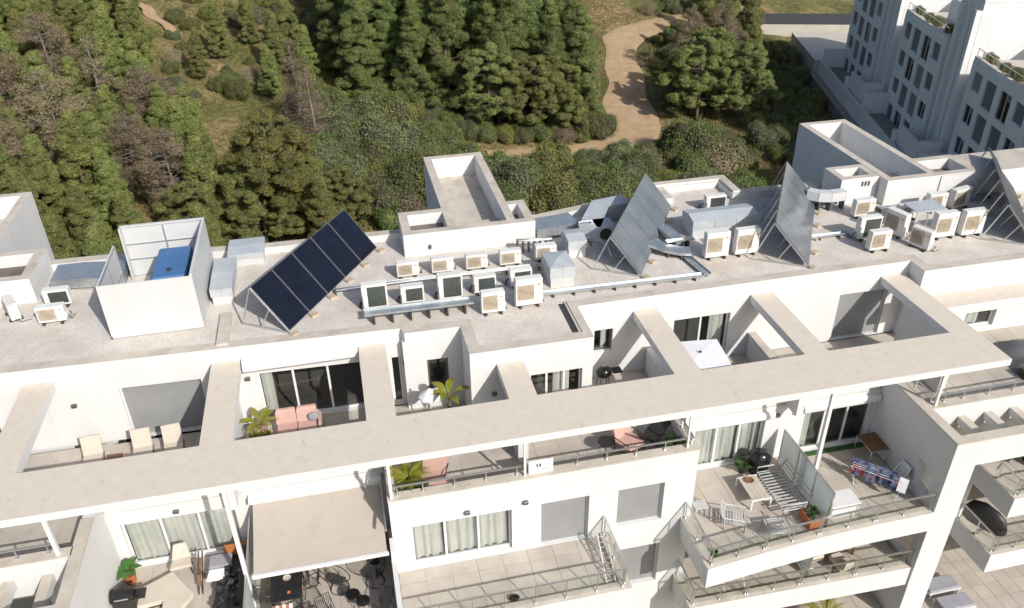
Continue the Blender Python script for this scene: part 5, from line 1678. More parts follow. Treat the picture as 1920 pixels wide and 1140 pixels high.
for x, y, z, lb in ((-1.45, 17.95, 0.48, 'higher one of two round black side tables on the dining terrace'), (-1.15, 17.68, 0.42, 'lower one of two round black side tables on the dining terrace')):
    t = thing('side_table', lb, 'table', (x, y, F2))
    MB().cyl((x, y, F2 + z), (x, y, F2 + z + 0.025), 0.22, n=24).build('table_top', ['black_shiny'], t)
    for k in range(3):
        a = 0.5 + k * 2.094
        MB().cyl((x + 0.12 * math.cos(a), y + 0.12 * math.sin(a), F2 + z), (x + 0.22 * math.cos(a), y + 0.22 * math.sin(a), F2), 0.012, n=6).build('leg', ['black_metal'], t)
palm('potted_plant', 'dark potted plant in the shade under the right end of the awning', (-0.65, 19.55, F2), 14, 0.55, 1.3, (0.26, 0.5, 'black_metal'), 'leaf_green', 0.06, 0.1, False, 15)
t = thing('towel', 'striped white and orange towel over a chair at the bottom edge', 'towel', (-3.55, 17.6, F2 + 0.7))
for k in range(6):
    a = -3.85 + k * 0.1
    MB().loft([[(a, 17.35 - 0.02 * k, F2 + 0.78), (a + 0.098, 17.33 - 0.02 * k, F2 + 0.78), (a + 0.098, 17.7, F2 + 0.86), (a, 17.72, F2 + 0.86)], [(a, 17.35 - 0.02 * k, F2 + 0.81), (a + 0.098, 17.33 - 0.02 * k, F2 + 0.81), (a + 0.098, 17.7, F2 + 0.89), (a, 17.72, F2 + 0.89)]]).build('stripe', ['white_fabric' if k % 2 else 'terracotta'], t)
t = thing('stool', 'black stool under the striped towel at the bottom edge', 'stool', (-3.55, 17.55, F2))
MB().box(-3.82, -3.3, 17.32, 17.72, F2 + 0.70, F2 + 0.76).build('seat', ['black_metal'], t)
for p in ((-3.78, 17.36), (-3.34, 17.36), (-3.78, 17.68), (-3.34, 17.68)):
    MB().cyl((*p, F2), (*p, F2 + 0.70), 0.015, n=6).build('leg', ['black_metal'], t)

# ---------------------------------------------------------------- centre terrace
t = thing('clothes_airer', 'folded slatted clothes airer leaning inside the side railing of the centre terrace', 'airer', (6.75, 17.5, F2))
for sx in (0, 0.30):
    MB().bar((6.62 + sx, 16.85, F2 + 0.05), (6.72 + sx, 18.3, F2 + 0.75), 0.03).build('frame_bar', ['white_paint'], t)
for k in range(9):
    s_ = (k + 0.5) / 9
    p = Vector((6.62, 16.85, F2 + 0.05)).lerp(Vector((6.72, 18.3, F2 + 0.75)), s_)
    MB().bar(p, p + Vector((0.30, 0, 0)), 0.018).build('slat', ['beige_fabric'], t)
for sx in (0.02, 0.28):
    MB().bar((6.72 + sx, 18.25, F2 + 0.72), (6.72 + sx, 18.35, F2), 0.025).build('leg', ['white_paint'], t)
t = thing('floor_lamp_black', 'small black object on the floor behind the centre terrace railing', 'pot', (3.55, 16.95, F2))
t.name = 'black_bowl'; t['category'] = 'bowl'; t['label'] = 'low black bowl on the floor behind the centre terrace railing'
MB().loft([[(3.55 + q * math.cos(2 * math.pi * i / 14), 16.98 + 0.6 * q * math.sin(2 * math.pi * i / 14), F2 + z) for i in range(14)] for z, q in ((0, 0.12), (0.06, 0.19), (0.12, 0.17), (0.12, 0.13), (0.05, 0.1))]).build('bowl', ['black_shiny'], t)

# ---------------------------------------------------------------- right terrace (level 2)
t = thing('coffee_table', 'white framed coffee table with wooden top on the right terrace', 'table', (13.0, 19.35, F2))
for k in range(4):
    a = 12.66 + k * 0.175
    MB().box(a, a + 0.168, 18.82, 19.95, F2 + 0.42, F2 + 0.445).build('table_plank', ['coping_stone'], t)
MB().box(12.62, 13.4, 18.78, 18.815, F2 + 0.38, F2 + 0.45).build('frame_rail', ['white_paint'], t)
MB().box(12.62, 13.4, 19.955, 19.99, F2 + 0.38, F2 + 0.45).build('frame_rail', ['white_paint'], t)
for p in ((12.64, 18.8), (13.38, 18.8), (12.64, 19.97), (13.38, 19.97)):
    MB().box(p[0] - 0.03, p[0] + 0.03, p[1] - 0.03, p[1] + 0.03, F2, F2 + 0.379).build('leg', ['white_paint'], t)
t = thing('fruit_bowl', 'dark bowl on the white framed coffee table', 'bowl', (12.95, 19.8, F2 + 0.445))
MB().loft([[(12.98 + q * math.cos(2 * math.pi * i / 14), 19.72 + q * math.sin(2 * math.pi * i / 14), F2 + 0.446 + z) for i in range(14)] for z, q in ((0, 0.07), (0.07, 0.17), (0.07, 0.15), (0.03, 0.06))]).build('bowl', ['wood'], t)
# slatted aluminium sofa
t = thing('garden_sofa', 'bare white aluminium slatted sofa along the frosted glass divider', 'sofa', (14.05, 19.2, F2))
fr = MB()
fr.tube([(13.52, 18.15, F2 + 0.35), (13.52, 20.15, F2 + 0.35), (14.35, 20.15, F2 + 0.35), (14.35, 18.15, F2 + 0.35)], 0.03, 6, closed=True)
fr.build('seat_frame', ['alu_light'], t)
for k in range(13):
    y = 18.25 + 1.8 * k / 12
    MB().box(13.55, 14.33, y - 0.025, y + 0.025, F2 + 0.345, F2 + 0.365).build('seat_slat', ['alu_light'], t)
for k in range(3):
    y = 18.2 + 0.95 * k
    MB().bar((14.35, y, F2 + 0.35), (14.62, y, F2 + 0.85), 0.04).build('back_post', ['alu_light'], t)
for k in range(4):
    MB().bar((14.40 + 0.07 * k, 18.2, F2 + 0.45 + 0.125 * k), (14.40 + 0.07 * k, 20.1, F2 + 0.45 + 0.125 * k), 0.045, 0.02).build('back_slat', ['alu_light'], t)
for y in (18.15, 20.15):
    MB().tube([(13.52, y, F2), (13.52, y, F2 + 0.6), (14.4, y, F2 + 0.6)], 0.03, 6).build('arm', ['alu_light'], t)
    MB().cyl((14.35, y, F2), (14.35, y, F2 + 0.35), 0.025, n=6).build('leg', ['alu_light'], t)
def alu_chair(label, loc, rz):
    t = thing('garden_armchair', label, 'armchair', loc, rz)
    MB().tube([(-0.33, -0.33, 0.35), (0.33, -0.33, 0.35), (0.33, 0.33, 0.33), (-0.33, 0.33, 0.33)], 0.028, 6, closed=True).build('seat_frame', ['alu_light'], t, local=True)
    for k in range(6):
        y = -0.25 + k * 0.1
        MB().box(-0.31, 0.31, y - 0.025, y + 0.025, 0.335, 0.355).build('seat_slat', ['alu_light'], t, local=True)
    for k in range(4):
        MB().bar((-0.3, 0.36 + 0.05 * k, 0.42 + 0.11 * k), (0.3, 0.36 + 0.05 * k, 0.42 + 0.11 * k), 0.05, 0.02).build('back_slat', ['alu_light'], t, local=True)
    for sx in (-1, 1):
        MB().tube([(sx * 0.35, -0.34, 0), (sx * 0.35, -0.34, 0.56), (sx * 0.35, 0.4, 0.56), (sx * 0.35, 0.52, 0.78)], 0.024, 6).build('arm', ['alu_light'], t, local=True)
        MB().cyl((sx * 0.33, 0.35, 0), (sx * 0.33, 0.36, 0.56), 0.022, n=6).build('leg', ['alu_light'], t, local=True)
    return t
alu_chair('bare white aluminium armchair left of the coffee table', (11.75, 18.3, F2), R(65))
alu_chair('white aluminium armchair partly hidden behind the front railing', (12.95, 17.6, F2), R(175))
t = thing('side_table', 'small white side table by the left wall of the right terrace', 'table', (10.75, 19.0, F2))
MB().box(10.5, 11.0, 18.8, 19.2, F2 + 0.46, F2 + 0.49).build('table_top', ['alu_light'], t)
for p in ((10.53, 18.83), (10.97, 18.83), (10.53, 19.17), (10.97, 19.17)):
    MB().cyl((*p, F2), (*p, F2 + 0.46), 0.018, n=6).build('leg', ['alu_light'], t)
# big black rounded object in the corner: covered barbecue
t = thing('covered_barbecue', 'round barbecue under a shiny black cover in the corner by the curtains', 'barbecue', (13.8, 20.55, F2))
rings = []
rg = random.Random(3)
for z, q in ((0.0, 0.34), (0.35, 0.38), (0.7, 0.40), (0.9, 0.34), (1.02, 0.16)):
    rings.append([(13.8 + q * (1 + 0.09 * math.sin(i * 2.1 + z * 5)) * math.cos(2 * math.pi * i / 22), 20.55 + q * 0.9 * (1 + 0.09 * math.sin(i * 2.7)) * math.sin(2 * math.pi * i / 22), F2 + z) for i in range(22)])
MB().loft(rings, smooth=True).build('cover', ['black_shiny'], t)
palm('potted_plant', 'dark leafy plant beside the covered barbecue', (13.2, 20.65, F2), 12, 0.4, 1.3, (0.18, 0.35, 'black_metal'), 'leaf_dark', 0.06, 0.0, False, 18)
t = thing('planter_box', 'terracotta planter with green shoots at the foot of the glass divider', 'planter', (14.42, 17.8, F2))
MB().bevbox(14.15, 14.72, 17.45, 18.15, F2, F2 + 0.38, 0.02).build('box', ['terracotta'], t)
MB().box(14.2, 14.67, 17.5, 18.1, F2 + 0.3805, F2 + 0.386).build('soil', ['bark'], t)
mb = MB(); rg = random.Random(8)
for k in range(50):
    x, y = rg.uniform(14.22, 14.65), rg.uniform(17.55, 18.05); a = rg.uniform(0, 6.3); h = rg.uniform(0.08, 0.26)
    mb.add([(x - 0.03 * math.cos(a), y - 0.03 * math.sin(a), F2 + 0.386), (x + 0.03 * math.cos(a), y + 0.03 * math.sin(a), F2 + 0.386), (x + rg.uniform(-.1, .1), y + rg.uniform(-.1, .1), F2 + 0.386 + h)], [(0, 1, 2)])
mb.build('foliage', ['leaf_green'], t)
t = thing('storage_box', 'white plastic storage box behind the front railing', 'box', (15.65, 18.05, F2))
MB().bevbox(15.15, 16.25, 17.75, 18.45, F2, F2 + 0.46, 0.03).build('box', ['white_paint'], t)
MB().bevbox(15.12, 16.28, 17.72, 18.48, F2 + 0.461, F2 + 0.54, 0.03).build('lid', ['white_paint'], t)
t = thing('garden_table', 'brown wooden table with pale frame in the shaded right corner', 'table', (18.4, 20.3, F2))
for k in range(6):
    a = 19.82 + k * 0.16
    MB().box(17.98, 18.70, a, a + 0.154, F2 + 0.71, F2 + 0.74).build('table_plank', ['wood'], t)
mb = MB().tube([(17.96, 19.8, F2 + 0.70), (18.71, 19.8, F2 + 0.70), (18.71, 20.8, F2 + 0.70), (17.96, 20.8, F2 + 0.70)], 0.022, 6, closed=True)
mb.build('frame', ['alu'], t)
for p in ((17.98, 19.82), (18.69, 19.82), (17.98, 20.78), (18.69, 20.78)):
    MB().cyl((*p, F2), (*p, F2 + 0.70), 0.022, n=6).build('leg', ['alu'], t)
# clothes horse with laundry
t = thing('laundry_rack', 'drying rack hung with navy, red and white laundry', 'laundry rack', (17.6, 18.8, F2))
A_, B_ = Vector((16.95, 19.45, F2 + 0.78)), Vector((18.25, 18.05, F2 + 0.78))
n2 = (B_ - A_).normalized().cross(Vector((0, 0, 1)))
for k in range(5):
    o_ = n2 * (-0.24 + 0.12 * k)
    MB().bar(A_ + o_, B_ + o_, 0.015).build('rod', ['white_paint'], t)
for p, q in ((A_, 1), (B_, -1)):
    for s_ in (-1, 1):
        MB().bar(p + n2 * 0.26 * s_, Vector((p.x, p.y, F2)) - n2 * 0.26 * s_ + (B_ - A_) * 0.12 * q, 0.02).build('leg', ['white_paint'], t)
rg = random.Random(31)
for k in range(9):
    s0, s1 = k / 9 - 0.03, (k + 1.15) / 9
    o_ = n2 * rg.uniform(-0.16, 0.16) + Vector((0, 0, 0.012 * k))
    p, q = A_.lerp(B_, s0) + o_, A_.lerp(B_, s1) + o_
    dl, dr = rg.uniform(0.35, 0.6), rg.uniform(0.35, 0.6)
    w_ = n2 * rg.uniform(0.16, 0.30)
    mb = MB().add([p - w_ - Vector((0, 0, dl)), q - w_ - Vector((0, 0, dl)), q - w_ * 0.4 + Vector((0, 0, .02)), p - w_ * 0.4 + Vector((0, 0, .02)), q + w_ * 0.4 + Vector((0, 0, .02)), p + w_ * 0.4 + Vector((0, 0, .02)), q + w_ - Vector((0, 0, dr)), p + w_ - Vector((0, 0, dr))],
                  [(0, 1, 2, 3), (3, 2, 4, 5), (5, 4, 6, 7)])
    mb.build('garment', ['navy_print' if k not in (8,) else 'white_fabric'], t)
t = thing('folding_chair', 'white folding chair catching the sun by the corner pillar', 'chair', (18.25, 18.75, F2))
MB().loft([[(18.1, 18.5, F2 + 0.42), (18.55, 18.5, F2 + 0.42), (18.55, 18.95, F2 + 0.42), (18.1, 18.95, F2 + 0.42)], [(18.1, 18.5, F2 + 0.46), (18.55, 18.5, F2 + 0.46), (18.55, 18.95, F2 + 0.46), (18.1, 18.95, F2 + 0.46)]]).build('seat', ['white_fabric'], t)
MB().loft([[(18.52, 18.5, F2 + 0.5), (18.56, 18.5, F2 + 0.5), (18.56, 18.95, F2 + 0.5), (18.52, 18.95, F2 + 0.5)], [(18.64, 18.5, F2 + 0.95), (18.68, 18.5, F2 + 0.95), (18.68, 18.95, F2 + 0.95), (18.64, 18.95, F2 + 0.95)]]).build('backrest', ['white_fabric'], t)
for y in (18.48, 18.97):
    MB().bar((18.15, y, F2), (18.62, y, F2 + 0.9), 0.022).build('leg', ['alu'], t)
    MB().bar((18.55, y, F2), (18.12, y, F2 + 0.45), 0.022).build('leg', ['alu'], t)
single(MB().box(15.6, 18.68, 20.84, 21.08, F2 + 0.002, F2 + 0.022), 'artificial_grass', ['astroturf'], 'strip of bright green artificial grass along the right terrace door', 'mat', (17.1, 20.8, F2))
t = thing('bucket', 'small green watering can in the corner of the right terrace railing', 'watering can', (10.45, 17.1, F2))
MB().loft([[(10.5 + q * math.cos(2 * math.pi * i / 12), 17.15 + q * math.sin(2 * math.pi * i / 12), F2 + z) for i in range(12)] for z, q in ((0, 0.1), (0.24, 0.11), (0.24, 0.09), (0.1, 0.08))]).build('body', ['leaf_green'], t)
MB().tube([(10.5, 17.25, F2 + 0.06), (10.5, 17.38, F2 + 0.16), (10.5, 17.28, F2 + 0.24)], 0.012, 6).build('handle', ['leaf_green'], t)

# ---------------------------------------------------------------- right terrace one level further down
F3 = ZF[2]
t = thing('dining_table', 'orange and dark wood dining table on the second balcony down', 'table', (16.3, 18.7, F3))
for k in range(7):
    a = 15.7 + k * 0.2
    MB().box(a, a + 0.19, 18.25, 19.25, F3 + 0.70, F3 + 0.73).build('table_plank', ['orange_wood' if k % 2 else 'wood'], t)
for p in ((15.76, 18.3), (17.04, 18.3), (15.76, 19.2), (17.04, 19.2)):
    MB().box(p[0] - 0.03, p[0] + 0.03, p[1] - 0.03, p[1] + 0.03, F3, F3 + 0.699).build('leg', ['wood'], t)
for x, y, rz, lb in ((15.35, 18.4, 95, 'pale chair at the left end of the orange dining table'), (16.2, 17.85, 185, 'pale chair nearest the railing at the orange dining table'), (17.5, 18.8, -85, 'pale chair at the right end of the orange dining table')):
    armchair('dining_chair', lb, (x, y, F3), R(rz), 'beige_fabric', 0.5, None, 'white_paint', 0.45, False)['category'] = 'chair'
t = thing('clothes_airer', 'empty white clothes airer on the second balcony down', 'airer', (11.9, 18.0, F3))
for k in range(6):
    MB().bar((11.5, 17.8 + k * 0.09, F3 + 0.8), (12.4, 17.8 + k * 0.09, F3 + 0.8), 0.014).build('rod', ['white_paint'], t)
for x in (11.55, 12.35):
    MB().bar((x, 17.75, F3), (x, 18.3, F3 + 0.8), 0.02).build('leg', ['white_paint'], t)
    MB().bar((x, 18.35, F3), (x, 17.8, F3 + 0.8), 0.02).build('leg', ['white_paint'], t)
palm('potted_palm', 'green palm on the lowest visible terrace under the right balconies', (15.8, 17.4, ZF[3]), 16, 1.2, 1.2, (0.3, 0.5, 'terracotta'), 'leaf_palm', 0.09, 0.3, False, 22)

# ---------------------------------------------------------------- right wing balconies
t = thing('parasol', 'folded dark parasol lying over the upper right wing balcony rail', 'parasol', (24.3, 18.4, -5.9))
MB().cyl((23.6, 18.0, -5.2), (25.4, 18.9, -5.1), 0.10, 0.20, n=10).build('canopy', ['tarp'], t)
MB().cyl((23.0, 17.7, -5.25), (23.6, 18.0, -5.2), 0.02, n=6).build('pole', ['alu'], t)
MB().box(23.9, 24.9, 18.1, 18.8, -5.9, -5.32).build('support', ['black_metal'], t)
t = thing('covered_bicycle', 'bulky shape under a black cover on the second right wing balcony', 'cover', (22.9, 18.3, -8.84))
rings = []
for s_, w_, h_ in ((0, 0.08, 0.3), (0.15, 0.25, 0.85), (0.4, 0.32, 1.0), (0.7, 0.30, 0.9), (0.9, 0.22, 0.7), (1.0, 0.06, 0.25)):
    cx, cy = 22.55 + 0.75 * s_, 19.3 - 1.55 * s_
    rings.append([(cx + w_ * math.cos(a) * 0.9, cy + w_ * math.cos(a) * 0.44, -8.84 + max(0.0, h_ * math.sin(a))) for a in [math.pi * k / 8 for k in range(9)]])
MB().loft(rings, smooth=True).build('cover', ['black_metal'], t)
F4 = ZF[3]
for k, (y, lb) in enumerate(((18.05, 'grey padded sun lounger farther from the bottom edge on the lowest terrace'), (17.15, 'grey padded sun lounger nearest the bottom edge on the lowest terrace'))):
    t = thing('sun_lounger', lb, 'sun lounger', (21.4, y, F4), 0, 'grey sun loungers on the lowest terrace')
    MB().bevbox(20.75, 22.1, y - 0.3, y + 0.32, F4 + 0.30, F4 + 0.40, 0.03).build('mattress', ['grey_fabric'], t)
    MB().bar((20.7, y - 0.33, F4 + 0.28), (22.15, y - 0.33, F4 + 0.28), 0.05).build('side_rail', ['white_paint'], t)
    MB().bar((20.7, y + 0.35, F4 + 0.28), (22.15, y + 0.35, F4 + 0.28), 0.05).build('side_rail', ['white_paint'], t)
    for p in ((20.8, y - 0.33), (22.05, y - 0.33), (20.8, y + 0.35), (22.05, y + 0.35)):
        MB().box(p[0] - 0.025, p[0] + 0.025, p[1] - 0.024, p[1] + 0.024, F4, F4 + 0.254).build('leg', ['white_paint'], t)
t = thing('planter_box', 'small white planter with dry stems beside the corner pillar', 'planter', (20.6, 18.9, F4))
MB().bevbox(20.2, 21.0, 18.7, 19.1, F4, F4 + 0.35, 0.03).build('box', ['white_paint'], t)
mb = MB(); rg = random.Random(5)
for k in range(26):
    x, y = rg.uniform(20.25, 20.95), rg.uniform(18.75, 19.05)
    mb.tube([(x, y, F4 + 0.34), (x + rg.uniform(-.1, .1), y + rg.uniform(-.1, .1), F4 + rg.uniform(0.5, 0.75))], 0.006, 3)
mb.build('stems', ['shrub_dry'], t)

# ------------------------------------------------------------------ the neighbouring block on the slope
NB = thing('apartment_building', 'stepped white apartment block in shade beyond the roof at the upper right', 'building', (59.0, 75.0, -18), R(-17.4))
def nbuild(mb, name, mats, parent=NB, top=None):
    mb.v = [(p[0], p[1], p[2] + 18) for p in mb.v]
    return mb.build(name, mats, parent, top=top, local=True)
vr0 = random.Random(17)
def nb_module(o):
    zr = -4.3
    def W(x0, x1, y0, y1, z0, z1, name='block'):
        return nbuild(MB().box(x0, x1, o + y0, o + y1, z0, z1), name, ['plaster_old', 'pale_paving'], top=1)
    # window openings in the shaded facade; local facade plane x = 0, seen from -x
    ops = []
    for k in range(4):
        zt = -5.0 - 2.91 * k
        for yc, w, h in ((2.74, 1.75, 1.6), (0.05, 2.0, 2.3), (-2.88, 2.0, 2.3), (-5.56, 1.8, 1.6)):
            ops.append((yc, w, zt - h, zt))
    mb = MB()
    # outside lies at -x: run from high y to low y
    wall(mb, (0, o + 4.45), (0, o - 7.3), -18, zr, 0.35, [(4.45 - yc - w / 2, 4.45 - yc + w / 2, a, b) for yc, w, a, b in ops])
    fac = nbuild(mb, 'facade_wall', ['plaster_old'])
    for yc, w, a, b in ops:
        style = vr0.random()
        wm = 'shutter_dark' if style < 0.6 else ('shutter' if style < 0.72 else 'black_shiny')
        wd = nbuild(MB().box(0.16, 0.22, o + yc - w / 2 - 0.01, o + yc + w / 2 + 0.01, a - 0.01, b + 0.01), 'window', [wm])
        m2 = MB()
        n = int((b - a) / 0.16)
        for i in range(n if wm != 'black_shiny' else 0):
            z = a + (b - a) * i / n
            m2.box(0.135, 0.159, o + yc - w / 2 + 0.02, o + yc + w / 2 - 0.02, z + 0.02, z + 0.12)
        if wm == 'black_shiny':
            nbuild(MB().box(0.10, 0.158, o + yc - 0.04, o + yc + 0.04, a + 0.02, b - 0.02), 'mullion', ['white_paint'], wd)
            k_ = vr0.uniform(0.2, 0.5)
            nbuild(MB().box(0.125, 0.157, o + yc - w / 2 + 0.02, o + yc - 0.05, b - (b - a) * k_, b - 0.02), 'half_shutter', ['shutter_dark'], wd)
        else:
            nbuild(m2, 'shutter_slats', [wm], wd)['kind'] = 'stuff'
        nbuild(MB().box(-0.05, 0.13, o + yc - w / 2 - 0.06, o + yc + w / 2 + 0.06, a - 0.08, a - 0.012), 'sill', ['plaster_old'], wd)
    W(0.36, 14, -7.29, 4.44, -18, zr)
    W(0.9, 14, -13.89, -12.01, -18, -6.2, 'link_block')
    W(0.5, 14.0, -12.0, -7.31, -18, 0.1, 'tall_block')
    W(0.46, 14.04, -12.04, -7.27, 0.101, 0.35, 'roof_slab')
    for y, d in ((-11.98, 0.0), (-10.3, 0.25), (-8.6, 0.1)):
        W(d, 0.499, y, y + 0.6, -18, -0.6, 'rib')
    W(8.5, 14.0, -7.26, 4.4, zr + 0.001, -1.3, 'upper_block')
    W(7.4, 8.5, -7.25, 4.4, -1.6, -1.32, 'roof_canopy')
    W(3.2, 3.5, -2.0, 1.6, zr + 0.001, -2.2, 'screen_wall')
    # low parapet with railing
    W(0.02, 0.32, -7.25, 4.4, zr + 0.001, zr + 0.35, 'parapet')
    m2 = MB()
    for k in range(12):
        y = o - 7.1 + k * 1.03
        m2.box(0.12, 0.16, y, y + 0.04, zr + 0.35, zr + 1.0)
    m2.box(0.1, 0.18, o - 7.1, o + 4.35, zr + 1.0, zr + 1.05)
    nbuild(m2, 'railing', ['alu'])
    # sunken garden terraces at the foot
    nbuild(MB().box(-2.6, -0.01, o - 13.8, o + 4.4, -18.5, -15.2), 'garden_terrace', ['plaster_old', 'grey_membrane'], top=1)
    W(-2.95, -2.6, -13.8, 4.4, -19, -14.4, 'garden_wall')
    W(-2.59, -0.02, -6.9, -6.4, -15.2, -13.3, 'garden_wall')
    W(-2.59, -0.02, 3.9, 4.39, -15.2, -12.9, 'garden_wall')
    W(-2.2, -1.9, -12.5, -7.0, -15.2, -12.6, 'garden_wall')
    W(-1.89, -0.02, -12.5, -12.0, -15.2, -12.4, 'garden_wall')
for k in (-2, -1, 0, 1):
    nb_module(18.35 * k)
# plants on the neighbour's roof terraces are added with the shrubs below

# rough stone bank and paved yard beside it
def oriented(s0, s1, t0, t1, z0, z1):
    es = Vector((math.sin(R(17.4)), math.cos(R(17.4)))); en = Vector((math.cos(R(17.4)), -math.sin(R(17.4)))); o = Vector((59.0, 75.0))
    return MB().prism([tuple(o + es * s + en * t) for s, t in ((s0, t0), (s1, t0), (s1, t1), (s0, t1))], z0, z1)
single(oriented(-48, 24, -3.9, -2.97, -19.2, -16.2), 'retaining_wall', ['stone_wall'], 'rough grey stone retaining wall below the shaded block', 'wall', (56, 77, -18.5))
yd = oriented(25, 40, -3, 14, -19, -15.0).build('paved_yard', ['pale_paving'])
props(yd, 'pale paved yard beyond the shaded block', 'yard', kind='structure')
rd = oriented(44, 52, -40, 40, -16.5, -14.9).build('road', ['asphalt'])
props(rd, 'dark asphalt road beyond the paved yard', 'road', kind='structure')
kb = oriented(43.6, 43.95, -40, 40, -16.5, -14.76).build('kerb', ['pale_paving'])
props(kb, 'pale kerb along the asphalt road', 'kerb', kind='structure')

# ------------------------------------------------------------------ vegetation meshes
def tuft_mesh(name, centers, radii, n_each, ln, wd, mats, seed, flat=0.8, up=0.45, rad_out=True):
    """many needle or leaf sized triangles spread through clumps"""
    g = np.random.default_rng(seed)
    V = []
    for c, r, n in zip(centers, radii, n_each):
        d = g.normal(size=(n, 3)); d /= np.linalg.norm(d, axis=1)[:, None]
        p = d * (r * g.uniform(0.5, 1.0, n) ** 0.5)[:, None]
        p[:, 2] *= flat
        nn = d * np.array([1, 1, 0.8]) + np.array([0, 0, up]) + g.normal(size=(n, 3)) * 0.6      # leaf faces look outwards
        nn /= np.linalg.norm(nn, axis=1)[:, None]
        s = np.cross(nn, g.normal(size=(n, 3))); s /= np.linalg.norm(s, axis=1)[:, None] + 1e-9
        a = np.cross(s, nn); a *= np.where(a[:, 2] < 0, -1, 1)[:, None]
        l = (ln * g.uniform(0.6, 1.3, n))[:, None]; w = (wd * g.uniform(0.6, 1.3, n))[:, None]
        q = np.array(c) + p
        V.append(np.stack([q - s * w / 2, q + s * w / 2, q + a * l], 1).reshape(-1, 3))
    V = np.concatenate(V)
    n = len(V) // 3
    me = bpy.data.meshes.new(name)
    me.vertices.add(len(V)); me.vertices.foreach_set('co', V.astype(np.float32).ravel())
    me.loops.add(3 * n); me.loops.foreach_set('vertex_index', np.arange(3 * n, dtype=np.int32))
    me.polygons.add(n); me.polygons.foreach_set('loop_start', np.arange(0, 3 * n, 3, dtype=np.int32))
    me.polygons.foreach_set('loop_total', np.full(n, 3, dtype=np.int32))
    for m in (mats if isinstance(mats, (list, tuple)) else [mats]): me.materials.append(MATS[m])
    me.update(); me.validate()
    return me

def pine_meshes(seed, h, r, shape, needle, clumps=150, tufts=560, bare=0.0, bark='bark'):
    g = np.random.default_rng(seed)
    C_, Rr = [], []
    tr = MB()
    lean = g.uniform(-0.03, 0.03, 2)
    def tp(z): return Vector((lean[0] * z + 0.12 * math.sin(z * 0.5 + seed), lean[1] * z + 0.12 * math.cos(z * 0.43 + seed), z))
    zs = np.linspace(0, h * 0.95, 9)
    rings = []
    for z in zs:
        q = tp(z); rr = max(0.03, 0.022 * h * (1 - z / h) ** 0.8)
        rings.append([(q.x + rr * math.cos(2 * math.pi * i / 8), q.y + rr * math.sin(2 * math.pi * i / 8), z) for i in range(8)])
    tr.loft(rings, smooth=True)
    z_lo = {'cone': 0.08, 'round': 0.26, 'slim': 0.12}[shape]
    for k in range(clumps):
        f = z_lo + (1 - z_lo) * g.random() ** (1.15 if shape != 'round' else 0.9)
        z = f * h
        u = (f - z_lo) / (1 - z_lo)
        if shape == 'cone': prof = (1 - u) ** 0.85 * min(1, 0.6 + u * 4)
        elif shape == 'slim': prof = (1 - u) ** 0.6 * 0.8 * min(1, 0.5 + u * 4)
        else: prof = math.sqrt(max(0, 1 - (2 * u - 0.75) ** 2 / 1.6))
        ang = g.uniform(0, 2 * math.pi)
        lob = 1 + 0.22 * math.sin(3 * ang + seed + z * 0.7) + 0.16 * math.sin(5 * ang + z * 1.3)
        rad = r * prof * lob * (0.45 + 0.62 * g.random() ** 0.5)
        q = tp(z)
        c = (q.x + rad * math.cos(ang), q.y + rad * math.sin(ang), z - 0.10 * rad)
        C_.append(c); Rr.append(g.uniform(0.34, 0.74) * (0.6 + 0.05 * h) * (0.7 if u > 0.85 else 1.0))
        if k % 3 == 0 or bare:
            b = tp(max(0.3, z - 0.25 * rad))
            tr.cyl(b, c, 0.02 + 0.012 * rad, 0.012, n=4, cap=False)
            if bare:
                for q2 in range(3):
                    p0 = Vector(b).lerp(Vector(c), g.uniform(0.4, 1.0))
                    tr.cyl(p0, p0 + Vector((g.normal() * 0.5, g.normal() * 0.5, g.uniform(0.0, 0.7))), 0.014, 0.006, n=3, cap=False)
    C_.append(tuple(tp(h * 0.97))); Rr.append(0.35)
    n_each = [max(8, int(tufts * (rr / 0.7) ** 2 * (1 - bare))) for rr in Rr]
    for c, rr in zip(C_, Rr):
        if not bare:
            tr.ball(c, rr * 0.72, rr * 0.72, rr * 0.45, 6, 4, mi=1)  # opaque core added so the clump's far side goes dark
    crown = tuft_mesh('crown', C_, Rr, n_each, 0.20, 0.055, needle, seed + 50, flat=0.62)
    trunk = tr.mesh('trunk', [bark, 'twig_shade_core'], (0, 0, 0))
    return crown, trunk

def shrub_mesh(seed, w, h, m, n=1500, ln=0.085, wd=0.046, lobes=14):
    g = np.random.default_rng(seed)
    C_, Rr = [], []
    for k in range(lobes):
        a = g.uniform(0, 6.28); q = g.random() ** 0.6 * w * 0.55
        rr = w * g.uniform(0.28, 0.48)
        C_.append((q * math.cos(a), q * math.sin(a), h * g.uniform(0.30, 0.66))); Rr.append(rr)
    tot = sum(r * r for r in Rr)
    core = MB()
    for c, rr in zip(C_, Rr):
        core.ball(c, rr * 0.78, rr * 0.78, rr * 0.78 * h / w, 7, 5)  # added light-blocking core within each lobe
    core_me = core.mesh('twig_shade_core', 'twig_shade_core', (0, 0, 0))
    return core_me, tuft_mesh('foliage', C_, Rr, [max(10, int(n * r * r / tot)) for r in Rr], ln, wd, m, seed + 9, flat=h / w * 1.1, up=0.5)

def plant_tree(name, label, cat, crown, trunk, x, y, s, rz, group, sz=None):
    t = thing(name, label, cat, (x, y, float(T(x, y)) - 0.15), rz, group)
    t.scale = (s, s, s if sz is None else sz)
    for nm, me in (('trunk', trunk), ('crown', crown)):
        if me is None: continue
        o = bpy.data.objects.new(nm, me); col.objects.link(o); o.parent = t
    return t

